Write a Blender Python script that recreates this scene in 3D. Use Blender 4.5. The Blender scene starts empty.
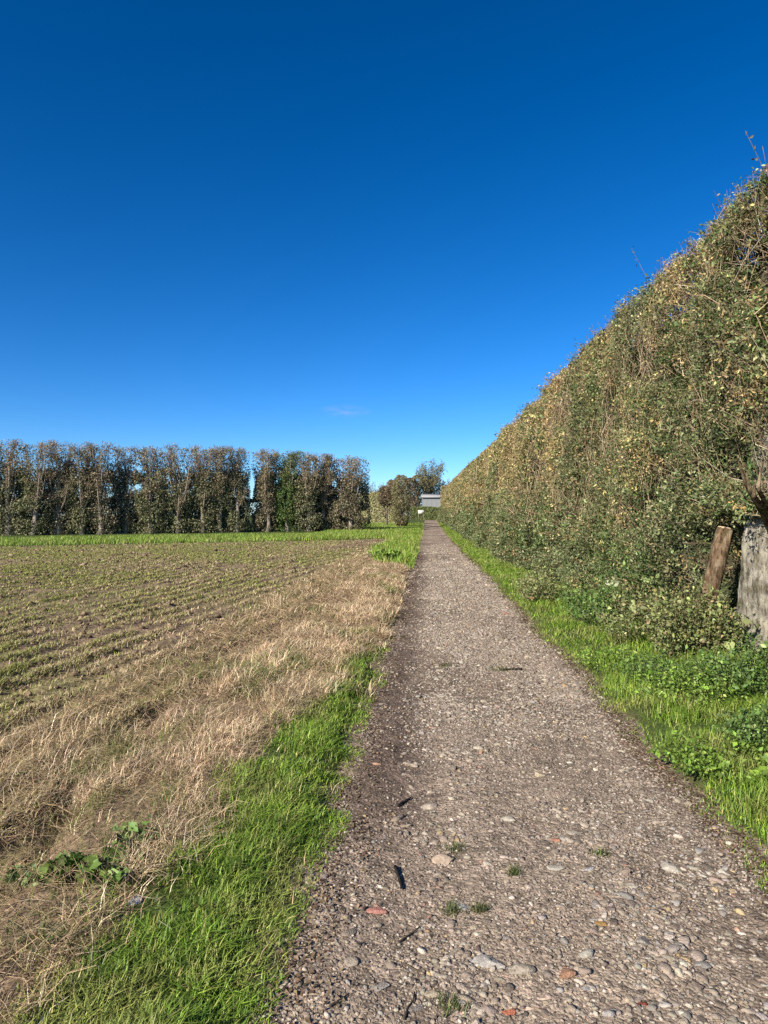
import bpy, math
import numpy as np
from mathutils import Vector

R = np.random.default_rng(7)
sc = bpy.context.scene
COL = sc.collection
CAM_H = 1.65
YAW = math.atan(44 / 711)
F_PX = 711.0

# ------------------------------------------------------------------ noise
def _hash(ix, iy, iz, seed):
    n = (ix * 374761393 + iy * 668265263 + iz * 2147483647 + seed * 1274126177) & 0xFFFFFFFF
    n = ((n ^ (n >> 13)) * 1274126177) & 0xFFFFFFFF
    n = ((n ^ (n >> 16)) * 2246822519) & 0xFFFFFFFF
    return ((n ^ (n >> 15)) & 0xFFFFFF) / float(0xFFFFFF)

def vnoise(x, y, z=0.0, seed=0):
    x, y, z = np.broadcast_arrays(np.asarray(x, float), np.asarray(y, float), np.asarray(z, float))
    fx, fy, fz = np.floor(x), np.floor(y), np.floor(z)
    ix, iy, iz = fx.astype(np.int64), fy.astype(np.int64), fz.astype(np.int64)
    u, v, w = x - fx, y - fy, z - fz
    u, v, w = u * u * (3 - 2 * u), v * v * (3 - 2 * v), w * w * (3 - 2 * w)
    r = 0
    for dx in (0, 1):
        for dy in (0, 1):
            for dz in (0, 1):
                wt = (u if dx else 1 - u) * (v if dy else 1 - v) * (w if dz else 1 - w)
                r = r + wt * _hash(ix + dx, iy + dy, iz + dz, seed)
    return r

def fbm(x, y, z=0.0, seed=0, oct=3):
    a, s, t = 0.5, 0.0, 0.0
    x = np.asarray(x, float); y = np.asarray(y, float); z = np.asarray(z, float)
    for o in range(oct):
        s = s + a * vnoise(x * 2 ** o, y * 2 ** o, z * 2 ** o, seed + o * 17)
        t += a; a *= 0.5
    return s / t

def sstep(a, b, x):
    t = np.clip((np.asarray(x, float) - a) / (b - a), 0, 1)
    return t * t * (3 - 2 * t)

# ------------------------------------------------------------------ materials
def new_mat(name):
    m = bpy.data.materials.new(name); m.use_nodes = True
    nt = m.node_tree; nt.nodes.clear()
    out = nt.nodes.new('ShaderNodeOutputMaterial')
    return m, nt, out

def N(nt, typ, **kw):
    n = nt.nodes.new(typ)
    for k, v in kw.items():
        if k in n.inputs.keys(): n.inputs[k].default_value = v
        else: setattr(n, k, v)
    return n

def attr_mat(name, rough=0.65, translucent=0.0, spec=0.3, noise_scale=0.0, noise_amt=0.3, bump=0.0, bump_scale=40.0):
    m, nt, out = new_mat(name)
    a = N(nt, 'ShaderNodeAttribute', attribute_name='tint')
    col = a.outputs['Color']
    tc = N(nt, 'ShaderNodeTexCoord')
    if noise_scale:
        nz = N(nt, 'ShaderNodeTexNoise'); nz.inputs['Scale'].default_value = noise_scale
        nz.inputs['Detail'].default_value = 5
        nt.links.new(tc.outputs['Object'], nz.inputs['Vector'])
        mr = N(nt, 'ShaderNodeMapRange'); mr.inputs[1].default_value = 0.3; mr.inputs[2].default_value = 0.7
        mr.inputs[3].default_value = 1 - noise_amt; mr.inputs[4].default_value = 1 + noise_amt
        nt.links.new(nz.outputs['Fac'], mr.inputs[0])
        mx = N(nt, 'ShaderNodeVectorMath', operation='MULTIPLY')
        nt.links.new(col, mx.inputs[0]); nt.links.new(mr.outputs[0], mx.inputs[1])
        col = mx.outputs[0]
    b = N(nt, 'ShaderNodeBsdfPrincipled')
    b.inputs['Roughness'].default_value = rough
    b.inputs['Specular IOR Level'].default_value = spec
    nt.links.new(col, b.inputs['Base Color'])
    if bump:
        bn = N(nt, 'ShaderNodeTexNoise'); bn.inputs['Scale'].default_value = bump_scale; bn.inputs['Detail'].default_value = 6
        nt.links.new(tc.outputs['Object'], bn.inputs['Vector'])
        bp = N(nt, 'ShaderNodeBump'); bp.inputs['Strength'].default_value = bump; bp.inputs['Distance'].default_value = 0.02
        nt.links.new(bn.outputs['Fac'], bp.inputs['Height']); nt.links.new(bp.outputs[0], b.inputs['Normal'])
    last = b.outputs[0]
    if translucent:
        t = N(nt, 'ShaderNodeBsdfTranslucent'); nt.links.new(col, t.inputs['Color'])
        ms = N(nt, 'ShaderNodeMixShader'); ms.inputs[0].default_value = translucent
        nt.links.new(last, ms.inputs[1]); nt.links.new(t.outputs[0], ms.inputs[2]); last = ms.outputs[0]
    nt.links.new(last, out.inputs[0])
    return m

def ramp(nt, pts):
    r = N(nt, 'ShaderNodeValToRGB'); e = r.color_ramp.elements
    while len(e) > 1: e.remove(e[-1])
    e[0].position = pts[0][0]; e[0].color = (*pts[0][1], 1)
    for p, c in pts[1:]:
        k = e.new(p); k.color = (*c, 1)
    return r

M_LEAF = attr_mat('leaf', 0.55, 0.22, 0.35)
M_GRASS = attr_mat('grass_blade', 0.5, 0.3, 0.3)
M_STRAW = attr_mat('straw', 0.7, 0.2, 0.2)
M_WOOD = attr_mat('bark', 0.85, 0, 0.15, 9.0, 0.35, 0.9, 24.0)
def bark_mat():
    m, nt, out = new_mat('old_bark'); lk = nt.links.new
    tc = N(nt, 'ShaderNodeTexCoord'); a = N(nt, 'ShaderNodeAttribute', attribute_name='tint')
    mp = N(nt, 'ShaderNodeMapping'); mp.inputs['Scale'].default_value = (1, 1, .22); lk(tc.outputs['Object'], mp.inputs['Vector'])
    n1 = N(nt, 'ShaderNodeTexNoise'); n1.inputs['Scale'].default_value = 26; n1.inputs['Detail'].default_value = 8; n1.inputs['Roughness'].default_value = .72; lk(mp.outputs[0], n1.inputs['Vector'])
    n2 = N(nt, 'ShaderNodeTexNoise'); n2.inputs['Scale'].default_value = 7; n2.inputs['Detail'].default_value = 6; lk(tc.outputs['Object'], n2.inputs['Vector'])
    r1 = ramp(nt, [(.38, (.22, .20, .18)), (.50, (.80, .78, .74)), (.62, (1.15, 1.12, 1.06))]); lk(n1.outputs['Fac'], r1.inputs[0])
    r2 = ramp(nt, [(.36, (.55, .53, .44)), (.52, (1, 1, 1)), (.66, (1.2, 1.2, 1.12))]); lk(n2.outputs['Fac'], r2.inputs[0])
    m1 = N(nt, 'ShaderNodeVectorMath', operation='MULTIPLY'); m2 = N(nt, 'ShaderNodeVectorMath', operation='MULTIPLY')
    lk(a.outputs['Color'], m1.inputs[0]); lk(r1.outputs[0], m1.inputs[1]); lk(m1.outputs[0], m2.inputs[0]); lk(r2.outputs[0], m2.inputs[1])
    b = N(nt, 'ShaderNodeBsdfPrincipled'); b.inputs['Roughness'].default_value = .95; b.inputs['Specular IOR Level'].default_value = .1
    lk(m2.outputs[0], b.inputs['Base Color'])
    bp = N(nt, 'ShaderNodeBump'); bp.inputs['Strength'].default_value = 1.0; bp.inputs['Distance'].default_value = .05
    lk(n1.outputs['Fac'], bp.inputs['Height']); lk(bp.outputs[0], b.inputs['Normal']); lk(b.outputs[0], out.inputs[0])
    return m
M_BARK = bark_mat()
M_STONE = attr_mat('stone', 0.85, 0, 0.25, 60.0, 0.22, 0.5, 150.0)
M_GROUND = attr_mat('turf_soil', 0.95, 0, 0.1, 30.0, 0.45, 0.8, 30.0)
M_FIELD = attr_mat('field_soil', 0.95, 0, 0.1, 14.0, 0.4, 1.0, 22.0)
M_PAINT = attr_mat('painted_sheet', 0.85, 0, 0.15, 3.0, 0.08)

def path_mat():
    m, nt, out = new_mat('stony_track')
    tc = N(nt, 'ShaderNodeTexCoord')
    a = N(nt, 'ShaderNodeAttribute', attribute_name='tint')
    v1 = N(nt, 'ShaderNodeTexVoronoi'); v1.inputs['Scale'].default_value = 62
    v2 = N(nt, 'ShaderNodeTexVoronoi'); v2.inputs['Scale'].default_value = 24
    wn = N(nt, 'ShaderNodeTexNoise'); wn.inputs['Scale'].default_value = 20; wn.inputs['Detail'].default_value = 3
    wm = N(nt, 'ShaderNodeVectorMath', operation='SCALE'); wm.inputs['Scale'].default_value = 0.05
    ad = N(nt, 'ShaderNodeVectorMath', operation='ADD')
    nt.links.new(tc.outputs['Object'], wn.inputs['Vector'])
    nt.links.new(wn.outputs['Color'], wm.inputs[0]); nt.links.new(tc.outputs['Object'], ad.inputs[0]); nt.links.new(wm.outputs[0], ad.inputs[1])
    for v in (v1, v2): nt.links.new(ad.outputs[0], v.inputs['Vector'])
    def lum(v, lo, hi):
        s = N(nt, 'ShaderNodeSeparateColor'); nt.links.new(v.outputs['Color'], s.inputs[0])
        mr = N(nt, 'ShaderNodeMapRange'); mr.inputs[3].default_value = lo; mr.inputs[4].default_value = hi
        nt.links.new(s.outputs[0], mr.inputs[0]); return mr.outputs[0]
    l1, l2 = lum(v1, 0.66, 1.4), lum(v2, 0.74, 1.3)
    mm = N(nt, 'ShaderNodeMath', operation='MULTIPLY'); nt.links.new(l1, mm.inputs[0]); nt.links.new(l2, mm.inputs[1])
    n3 = N(nt, 'ShaderNodeTexNoise'); n3.inputs['Scale'].default_value = 3.5; n3.inputs['Detail'].default_value = 8; n3.inputs['Roughness'].default_value = 0.7
    nt.links.new(tc.outputs['Object'], n3.inputs['Vector'])
    mr = N(nt, 'ShaderNodeMapRange'); mr.inputs[1].default_value = .3; mr.inputs[2].default_value = .7; mr.inputs[3].default_value = .62; mr.inputs[4].default_value = 1.3
    nt.links.new(n3.outputs['Fac'], mr.inputs[0])
    mm2 = N(nt, 'ShaderNodeMath', operation='MULTIPLY'); nt.links.new(mm.outputs[0], mm2.inputs[0]); nt.links.new(mr.outputs[0], mm2.inputs[1])
    mx = N(nt, 'ShaderNodeVectorMath', operation='SCALE'); nt.links.new(a.outputs['Color'], mx.inputs[0]); nt.links.new(mm2.outputs[0], mx.inputs['Scale'])
    b = N(nt, 'ShaderNodeBsdfPrincipled'); b.inputs['Roughness'].default_value = 0.92; b.inputs['Specular IOR Level'].default_value = 0.15
    nt.links.new(mx.outputs[0], b.inputs['Base Color'])
    b1 = N(nt, 'ShaderNodeBump'); b1.inputs['Strength'].default_value = 0.8; b1.inputs['Distance'].default_value = 0.012
    b1.invert = True
    nt.links.new(v1.outputs['Distance'], b1.inputs['Height'])
    b2 = N(nt, 'ShaderNodeBump'); b2.inputs['Strength'].default_value = 0.7; b2.inputs['Distance'].default_value = 0.03
    n4 = N(nt, 'ShaderNodeTexNoise'); n4.inputs['Scale'].default_value = 16; n4.inputs['Detail'].default_value = 8; n4.inputs['Roughness'].default_value = 0.7
    nt.links.new(tc.outputs['Object'], n4.inputs['Vector'])
    nt.links.new(n4.outputs['Fac'], b2.inputs['Height']); nt.links.new(b1.outputs[0], b2.inputs['Normal'])
    nt.links.new(b2.outputs[0], b.inputs['Normal'])
    nt.links.new(b.outputs[0], out.inputs[0])
    return m
M_PATH = path_mat()

# ------------------------------------------------------------------ mesh helpers
def mesh_obj(name, V, Fc, mat, tint=None, parent=None, smooth=False, loc=None):
    """V (n,3) float, Fc (m,3|4) int, tint (n,3) or a single colour -> ONE linked mesh object"""
    V = np.asarray(V, np.float32); Fc = np.asarray(Fc, np.int32)
    if loc is not None: V = V - np.asarray(loc, np.float32)
    me = bpy.data.meshes.new(name)
    n, (m, k) = len(V), Fc.shape
    me.vertices.add(n); me.vertices.foreach_set('co', V.ravel())
    me.loops.add(m * k); me.loops.foreach_set('vertex_index', Fc.ravel())
    me.polygons.add(m); me.polygons.foreach_set('loop_start', np.arange(0, m * k, k, dtype=np.int32))
    if smooth: me.polygons.foreach_set('use_smooth', np.ones(m, bool))
    me.update(calc_edges=True)
    if tint is not None:
        t = np.ones((n, 4), np.float32); t[:, :3] = np.asarray(tint, np.float32)
        at = me.attributes.new('tint', 'FLOAT_COLOR', 'POINT'); at.data.foreach_set('color', t.ravel())
    me.materials.append(mat)
    o = bpy.data.objects.new(name, me); COL.objects.link(o)
    if parent is not None: o.parent = parent
    elif loc is not None: o.location = loc
    return o

def tag(o, label, cat, group=None, kind=None):
    if label: o['label'] = label
    if cat: o['category'] = cat
    if group: o['group'] = group
    if kind: o['kind'] = kind
    return o

def thing(name, label, cat, loc, group=None):
    o = bpy.data.objects.new(name, None); COL.objects.link(o)
    o.location = loc; o.empty_display_size = 0.2
    return tag(o, label, cat, group)

class MB:
    """collects vertex / face / colour blocks"""
    def __init__(s): s.V, s.F, s.C, s.n = [], [], [], 0
    def add(s, V, F, C):
        V = np.asarray(V, float)
        C = np.broadcast_to(np.asarray(C, float), (len(V), 3))
        s.V.append(V); s.F.append(np.asarray(F) + s.n); s.C.append(C); s.n += len(V)
    def build(s, name, mat, parent=None, smooth=False, loc=None):
        if parent is not None and loc is None: loc = tuple(parent.location)
        return mesh_obj(name, np.vstack(s.V), np.vstack(s.F), mat, np.vstack(s.C), parent, smooth, loc)

def tube(P, r, n=7, jit=0.0, rng=R):
    """tapered tube along polyline P, triangles"""
    P = np.asarray(P, float); r = np.asarray(r, float); k = len(P)
    T = np.gradient(P, axis=0); T /= np.linalg.norm(T, axis=1)[:, None] + 1e-9
    ref = np.where(np.abs(T[:, 2:3]) > 0.9, np.array([[1.0, 0, 0]]), np.array([[0, 0, 1.0]]))
    A = np.cross(T, ref); A /= np.linalg.norm(A, axis=1)[:, None] + 1e-9
    for i in range(1, k):
        if A[i] @ A[i - 1] < 0: A[i] = -A[i]
        A[i] = A[i - 1] - T[i] * (A[i - 1] @ T[i]); A[i] /= np.linalg.norm(A[i]) + 1e-9
    B = np.cross(T, A)
    an = np.linspace(0, 2 * np.pi, n, endpoint=False)
    rr = r[:, None] * (1 + jit * rng.uniform(-1, 1, (k, n)))
    V = P[:, None] + rr[..., None] * (np.cos(an)[None, :, None] * A[:, None] + np.sin(an)[None, :, None] * B[:, None])
    V = V.reshape(-1, 3); F = []
    for i in range(k - 1):
        for j in range(n):
            a, b = i * n + j, i * n + (j + 1) % n
            F += [(a, b, b + n), (a, b + n, a + n)]
    V = np.vstack([V, P[:1], P[-1:]]); c0, c1 = k * n, k * n + 1
    for j in range(n):
        F += [(c0, (j + 1) % n, j), (c1, (k - 1) * n + j, (k - 1) * n + (j + 1) % n)]
    return V, np.array(F)

def stems(P0, P1, bend, r0, r1):
    """many thin 3-sided bent stems"""
    P0, P1 = np.asarray(P0, float), np.asarray(P1, float); n = len(P0)
    Pm = (P0 + P1) / 2 + bend
    D = P1 - P0; D /= np.linalg.norm(D, axis=1)[:, None] + 1e-9
    ref = np.where(np.abs(D[:, 2:3]) > 0.8, np.array([[1.0, 0.2, 0]]), np.array([[0, 0, 1.0]]))
    A = np.cross(D, ref); A /= np.linalg.norm(A, axis=1)[:, None] + 1e-9; B = np.cross(D, A)
    r0 = np.broadcast_to(r0, (n,)); r1 = np.broadcast_to(r1, (n,))
    V = np.zeros((n, 9, 3))
    for i, (P, r) in enumerate(((P0, r0), (Pm, (r0 + r1) / 2), (P1, r1))):
        for j in range(3):
            t = 2 * np.pi * j / 3
            V[:, i * 3 + j] = P + r[:, None] * (np.cos(t) * A + np.sin(t) * B)
    f = []
    for i in range(2):
        for j in range(3):
            a, b = i * 3 + j, i * 3 + (j + 1) % 3
            f += [(a, b, b + 3), (a, b + 3, a + 3)]
    F = (np.array(f)[None] + (np.arange(n) * 9)[:, None, None]).reshape(-1, 3)
    return V.reshape(-1, 3), F

def unit(v): return v / (np.linalg.norm(v, axis=-1, keepdims=True) + 1e-9)

def leaves(P, size, col, out=None, outw=0.6, aspect=0.55, fold=0.25, rng=R, updir=None, upw=0.0):
    """diamond leaves with a folded midrib"""
    n = len(P); size = np.broadcast_to(size, (n,))[:, None]
    nrm = rng.normal(size=(n, 3))
    if out is not None: nrm = unit(nrm) * (1 - outw) * 1.4 + np.asarray(out) * outw
    nrm = unit(nrm)
    d = rng.normal(size=(n, 3))
    if updir is not None: d = unit(d) + np.asarray(updir) * upw
    d = unit(d - nrm * np.sum(d * nrm, axis=1, keepdims=True)); s = np.cross(d, nrm)
    V = np.zeros((n, 4, 3))
    V[:, 0] = P - d * size * .5
    V[:, 1] = P - s * size * aspect * .5 + nrm * size * fold * .5
    V[:, 2] = P + d * size * .5
    V[:, 3] = P + s * size * aspect * .5 + nrm * size * fold * .5
    f = np.array([(0, 2, 1), (0, 3, 2)])
    F = (f[None] + (np.arange(n) * 4)[:, None, None]).reshape(-1, 3)
    C = np.repeat(np.broadcast_to(col, (n, 3)), 4, axis=0)
    return V.reshape(-1, 3), F, C

def blades(P, h, w, lean, col, tipcol=None, rng=R, wind=(0, 0)):
    """grass blades: five vertices, three triangles"""
    n = len(P); h = np.broadcast_to(h, (n,)); w = np.broadcast_to(w, (n,)); lean = np.broadcast_to(lean, (n,))
    a = rng.uniform(0, 2 * np.pi, n)
    L = np.stack([np.cos(a) + wind[0], np.sin(a) + wind[1], np.zeros(n)], 1)
    S = unit(np.stack([-L[:, 1], L[:, 0], np.zeros(n)], 1)) * (w / 2)[:, None]
    up = np.array([0, 0, 1.0])
    m = P + up * (h * .55)[:, None] + L * (lean * h * .3)[:, None]
    t = P + up * (h * np.sqrt(np.clip(1 - .35 * lean ** 2, .08, 1)))[:, None] + L * (lean * h)[:, None]
    V = np.zeros((n, 5, 3)); V[:, 0] = P - S; V[:, 1] = P + S; V[:, 2] = m - S * .8; V[:, 3] = m + S * .8; V[:, 4] = t
    f = np.array([(0, 1, 3), (0, 3, 2), (2, 3, 4)])
    F = (f[None] + (np.arange(n) * 5)[:, None, None]).reshape(-1, 3)
    C = np.repeat(np.broadcast_to(col, (n, 3)), 5, axis=0).reshape(n, 5, 3).copy()
    if tipcol is not None: C[:, 4] = tipcol
    return V.reshape(-1, 3), F, C.reshape(-1, 3)

def pick(cols, w, n, rng=R, var=0.25, hue=.05):
    cols = np.array(cols, float); w = np.array(w, float) / np.sum(w)
    c = cols[rng.choice(len(cols), n, p=w)]
    return c * np.exp(rng.normal(0, var, (n, 1))) * np.exp(rng.normal(0, hue, (n, 3)))

def grid(xs, ys, zf):
    X, Y = np.meshgrid(xs, ys); Z = zf(X, Y)
    V = np.stack([X, Y, Z], -1).reshape(-1, 3); nx, ny = len(xs), len(ys)
    i = (np.arange(ny - 1)[:, None] * nx + np.arange(nx - 1)[None]).ravel()
    return V, np.stack([i, i + 1, i + 1 + nx, i + nx], 1)

def ico(sub=1):
    t = (1 + 5 ** .5) / 2
    v = [(-1, t, 0), (1, t, 0), (-1, -t, 0), (1, -t, 0), (0, -1, t), (0, 1, t), (0, -1, -t), (0, 1, -t), (t, 0, -1), (t, 0, 1), (-t, 0, -1), (-t, 0, 1)]
    f = [(0, 11, 5), (0, 5, 1), (0, 1, 7), (0, 7, 10), (0, 10, 11), (1, 5, 9), (5, 11, 4), (11, 10, 2), (10, 7, 6), (7, 1, 8), (3, 9, 4), (3, 4, 2), (3, 2, 6), (3, 6, 8), (3, 8, 9), (4, 9, 5), (2, 4, 11), (6, 2, 10), (8, 6, 7), (9, 8, 1)]
    v = [np.array(a) / np.linalg.norm(a) for a in v]
    for _ in range(sub):
        mid, nf = {}, []
        def g(a, b):
            k = (min(a, b), max(a, b))
            if k not in mid:
                p = v[a] + v[b]; v.append(p / np.linalg.norm(p)); mid[k] = len(v) - 1
            return mid[k]
        for a, b, c in f:
            ab, bc, ca = g(a, b), g(b, c), g(c, a)
            nf += [(a, ab, ca), (b, bc, ab), (c, ca, bc), (ab, bc, ca)]
        f = nf
    return np.array(v), np.array(f)

# ------------------------------------------------------------------ lie of the land
def rise(y):
    t = np.clip(np.asarray(y, float) - 40, 0, 130)
    return np.where(t < 20, .008 * t * t / 40, .008 * (t - 10))

def el(y): return -0.50 + 0.16 * (fbm(y * .9, 3.3, seed=5) - .5) + .14 * (vnoise(y * 3.1, 7.7, seed=6) - .5)
def er(y): return 1.58 + 0.24 * (fbm(y * .7, 9.1, seed=8) - .5) + .10 * (vnoise(y * 3.3, 2.2, seed=9) - .5)
def far_edge(x): return np.interp(x, [-80, -40, -21, -10.5, -4, -2], [0, 24, 35.5, 42, 47, 49.5]) + 1.2 * (fbm(np.asarray(x) * .3, 1.0, seed=40) - .5)
FX = -1.8
def field_mask(x, y):
    e = FX + .7 * (fbm(y * .45, 4.2, seed=33) - .5) + .25 * (vnoise(y * 2.2, 1.1, seed=34) - .5)
    return sstep(0, .35, e - x) * sstep(0, .6, far_edge(x) - y)

def ground_z(x, y):
    d = np.maximum(el(y) - x, x - er(y))
    z = rise(y) - .045 + .10 * sstep(-.03, .3, d) + .05 * (fbm(x * 1.3, y * 1.3, seed=2) - .5) * sstep(0, .4, d)
    z = z + .18 * sstep(2.0, 4.0, x)
    return z - .16 * field_mask(x, y)

RA = math.radians(6)
def across(x, y): return x * math.cos(RA) - y * math.sin(RA)
def field_z(x, y):
    m = field_mask(x, y)
    u = across(x, y)
    fur = .022 * np.cos(u * 2 * np.pi / .42 + .35 * vnoise(u, y * .4, seed=3)) + .0 * np.exp(-((((u + 3.2) % 1.9) - .9) / .16) ** 2) * -1
    return rise(y) - .10 + .14 * m + m * (fur + .06 * (fbm(x * 2.5, y * 2.5, seed=12) - .5) + .03 * (vnoise(x * 9, y * 9, seed=13) - .5))

def path_z(x, y):
    xc = (x - .55)
    rut = -.018 * (np.exp(-((xc + .62) / .22) ** 2) + np.exp(-((xc - .62) / .22) ** 2))
    return rise(y) + rut + .035 * (fbm(x * 1.7, y * 1.2, seed=21) - .5) + .014 * (fbm(x * 9, y * 9, seed=22, oct=2) - .5)

def surf_z(x, y):
    return np.maximum(np.maximum(ground_z(x, y), np.where(x < -1.2, field_z(x, y), -9)), np.where((x > -.75) & (x < 1.85), path_z(x, y), -9))

# region weights for what grows on the left of the track
def green_left(x, y):
    """1 where the left verge is green grass"""
    w = np.interp(y, [1.5, 3.0, 4.8, 6.0, 8.0, 9.6, 10.5, 21, 24, 30, 45], [-1.24, -1.16, -1.10, -.98, -.72, -.58, -.4, -.4, -1.7, -2.5, -2.6])
    w = w + .34 * (fbm(x * 1.6 + 3, y * 1.3, seed=51) - .5) * np.clip(y / 5, .6, 1.5) + np.where(y > 24, .5 * (vnoise(x * .7, y * .5, seed=52) - .5), 0)
    return (x > w) & (x < el(y) + .03)

C_GREEN = np.array([.10, .14, .035]); C_STRAW = np.array([.36, .255, .125]); C_SOIL = np.array([.225, .158, .10])

# ------------------------------------------------------------------ structure: ground, field, track
xs = np.unique(np.concatenate([np.linspace(-600, -30, 30), np.linspace(-30, -3, 90), np.linspace(-3, 5, 150), np.linspace(5, 30, 30), np.linspace(30, 600, 30)]))
ys = np.unique(np.concatenate([np.linspace(-60, 0, 20), np.geomspace(1, 1500, 420)]))
V, F4 = grid(xs, ys, ground_z)
x, y = V[:, 0], V[:, 1]
gl = (green_left(x, y) | (x > 1.4) | (y > 26)).astype(float)[:, None]
c = C_GREEN * .62 * gl + np.array([.21, .148, .092]) * (1 - gl)
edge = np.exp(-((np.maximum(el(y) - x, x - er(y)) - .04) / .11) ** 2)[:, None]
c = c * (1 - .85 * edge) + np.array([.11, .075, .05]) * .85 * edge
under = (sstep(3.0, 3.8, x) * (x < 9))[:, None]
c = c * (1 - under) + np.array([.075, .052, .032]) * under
far = sstep(110, 170, y)[:, None]
c = c * (1 - far) + np.array([.09, .11, .03]) * far
c = c * (.75 + .5 * fbm(x * 2, y * 2, seed=60))[:, None]
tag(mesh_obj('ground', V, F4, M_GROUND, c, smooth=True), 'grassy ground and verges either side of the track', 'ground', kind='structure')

xs = np.unique(np.concatenate([np.linspace(-80, -30, 60), np.linspace(-30, -12, 180), np.linspace(-12, -1.6, 260)]))
ys = np.unique(np.concatenate([np.linspace(-4, 2, 12), np.geomspace(2, 52, 330)]))
V, F4 = grid(xs, ys, field_z); x, y = V[:, 0], V[:, 1]
keep = (V[F4][:, :, 1].min(1) < far_edge(V[F4][:, :, 0].mean(1)) + .8)
F4 = F4[keep]
gt = sstep(.40, .60, fbm(x * .16, y * .11, seed=70)) * .55 + sstep(22, 34, y) * sstep(-4, -9, x) * .45
gt = np.clip(gt * 1.15, 0, .85)[:, None]
c = C_SOIL * (.7 + .6 * fbm(x * 1.5, y * 1.5, seed=71))[:, None]
c = c * (1 - gt) + np.array([.225, .205, .075]) * gt
dry = sstep(40, 30, y) * 0 + sstep(.5, .75, fbm(x * .5, y * .25, seed=72))
c = c * (1 - .45 * dry[:, None]) + np.array([.27, .19, .115]) * .45 * dry[:, None]
tag(mesh_obj('field', V, F4, M_FIELD, c, smooth=True), 'brown stubble field with faint rows running along the track', 'field', kind='structure')

xs = np.linspace(-.78, 1.9, 90); ys = np.unique(np.concatenate([np.linspace(-5, 1.5, 20), np.geomspace(1.5, 60, 620), np.linspace(60, 150, 90)]))
V, F4 = grid(xs, ys, path_z); x, y = V[:, 0], V[:, 1]
c = np.array([.285, .218, .158]) * (.74 + .52 * fbm(x * 1.1, y * .6, seed=75))[:, None]
dk = np.exp(-((x + .28 + .12 * (fbm(y * .6, 1, seed=76) - .5)) / .30) ** 2) * sstep(2.0, 4.5, y) * sstep(40, 24, y) * (.45 + .65 * sstep(.33, .55, fbm(x * .9, y * .45, seed=77)))  # damp soil along the left edge, with verge grass shadow painted in
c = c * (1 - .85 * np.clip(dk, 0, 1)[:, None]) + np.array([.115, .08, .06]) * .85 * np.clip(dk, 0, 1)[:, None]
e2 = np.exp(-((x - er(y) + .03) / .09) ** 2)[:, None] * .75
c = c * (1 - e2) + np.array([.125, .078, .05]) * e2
pt = sstep(.52, .72, fbm(x * 1.6 + 9, y * .8, seed=78, oct=4))[:, None] * .7
c = c * (1 - pt) + np.array([.15, .112, .08]) * pt
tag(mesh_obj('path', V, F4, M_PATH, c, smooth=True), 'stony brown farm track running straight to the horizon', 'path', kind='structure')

# ------------------------------------------------------------------ gravel (uncountable) on the track
def stone_shape(n, rng, sub_v, sub_f, flat=(.35, .75)):
    m = len(sub_v)
    S = sub_v[None] * (1 + rng.uniform(-.32, .3, (n, m, 1)))
    S = np.sign(S) * np.abs(S) ** .85
    sx = rng.uniform(.7, 1.25, n); sy = rng.uniform(.6, 1.0, n); sz = rng.uniform(*flat, n)
    S = S * np.stack([sx, sy, sz], 1)[:, None]
    a = rng.uniform(0, 2 * np.pi, n); ca, sa = np.cos(a)[:, None], np.sin(a)[:, None]
    return np.stack([S[..., 0] * ca - S[..., 1] * sa, S[..., 0] * sa + S[..., 1] * ca, S[..., 2]], -1)

def gravel(n, y0, y1, x0, x1, med, sig, rmax, cols, w, sub, zf, mask, grow_=.45, sink=.1, var=.16, flat=(.3, .6)):
    iv, iff = ico(sub)
    Y = np.exp(R.uniform(np.log(y0), np.log(y1), n)); X = R.uniform(x0, x1, n)
    k = mask(X, Y); X, Y = X[k], Y[k]; n = len(X)
    r = np.clip(np.exp(R.normal(math.log(med), sig, n)), med * .35, rmax) * np.clip((Y / 4) ** grow_, 1, 3)
    S = np.repeat(iv[None], n, 0)
    for _ in range(5):
        d = unit(R.normal(size=(n, 3)) * [1, 1, .7]); lim = R.uniform(.35, .8, (n, 1))
        p = np.einsum('nij,nj->ni', S, d); S = S - np.maximum(p - lim, 0)[..., None] * d[:, None]
    S = S * (1 + R.uniform(-.12, .12, (n, S.shape[1], 1))) * np.stack([R.uniform(.8, 1.5, n), R.uniform(.65, 1.0, n), R.uniform(*flat, n)], 1)[:, None]
    a = R.uniform(0, 2 * np.pi, n); ca, sa = np.cos(a)[:, None], np.sin(a)[:, None]; tl = R.uniform(-.3, .3, (n, 1))
    S = np.stack([S[..., 0] * ca - S[..., 1] * sa, S[..., 0] * sa + S[..., 1] * ca, S[..., 2] + S[..., 0] * tl], -1) * r[:, None, None] * 1.15
    V = S + np.stack([X, Y, zf(X, Y) + r * sink], 1)[:, None]
    F3 = (iff[None] + (np.arange(n) * len(iv))[:, None, None]).reshape(-1, 3)
    return V.reshape(-1, 3), F3, np.repeat(pick(cols, w, n, var=var, hue=.022), len(iv), 0)
def on_track(X, Y):
    n = len(X)
    k = (X > el(Y) - .02) & (X < er(Y) + .03) & (R.uniform(0, 1, n) < .4 + .9 * sstep(.4, .62, fbm(X * 1.5, Y * 1.1, seed=90)))
    return k & (R.uniform(0, 1, n) < 1 - .85 * np.exp(-((X + .30) / .28) ** 2) * sstep(2.2, 5, Y))
GC = [(.27, .215, .16), (.33, .27, .205), (.215, .172, .13), (.43, .37, .295), (.265, .235, .20), (.32, .185, .13), (.38, .27, .15), (.12, .095, .075)]
mb = MB()
mb.add(*gravel(15000, 1.7, 40, -.62, 1.72, .0075, .5, .022, GC, [5, 5, 4, 1.2, 2, .2, .3, 1.2], 0, path_z, on_track, sink=-.05, flat=(.3, .65)))
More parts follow.
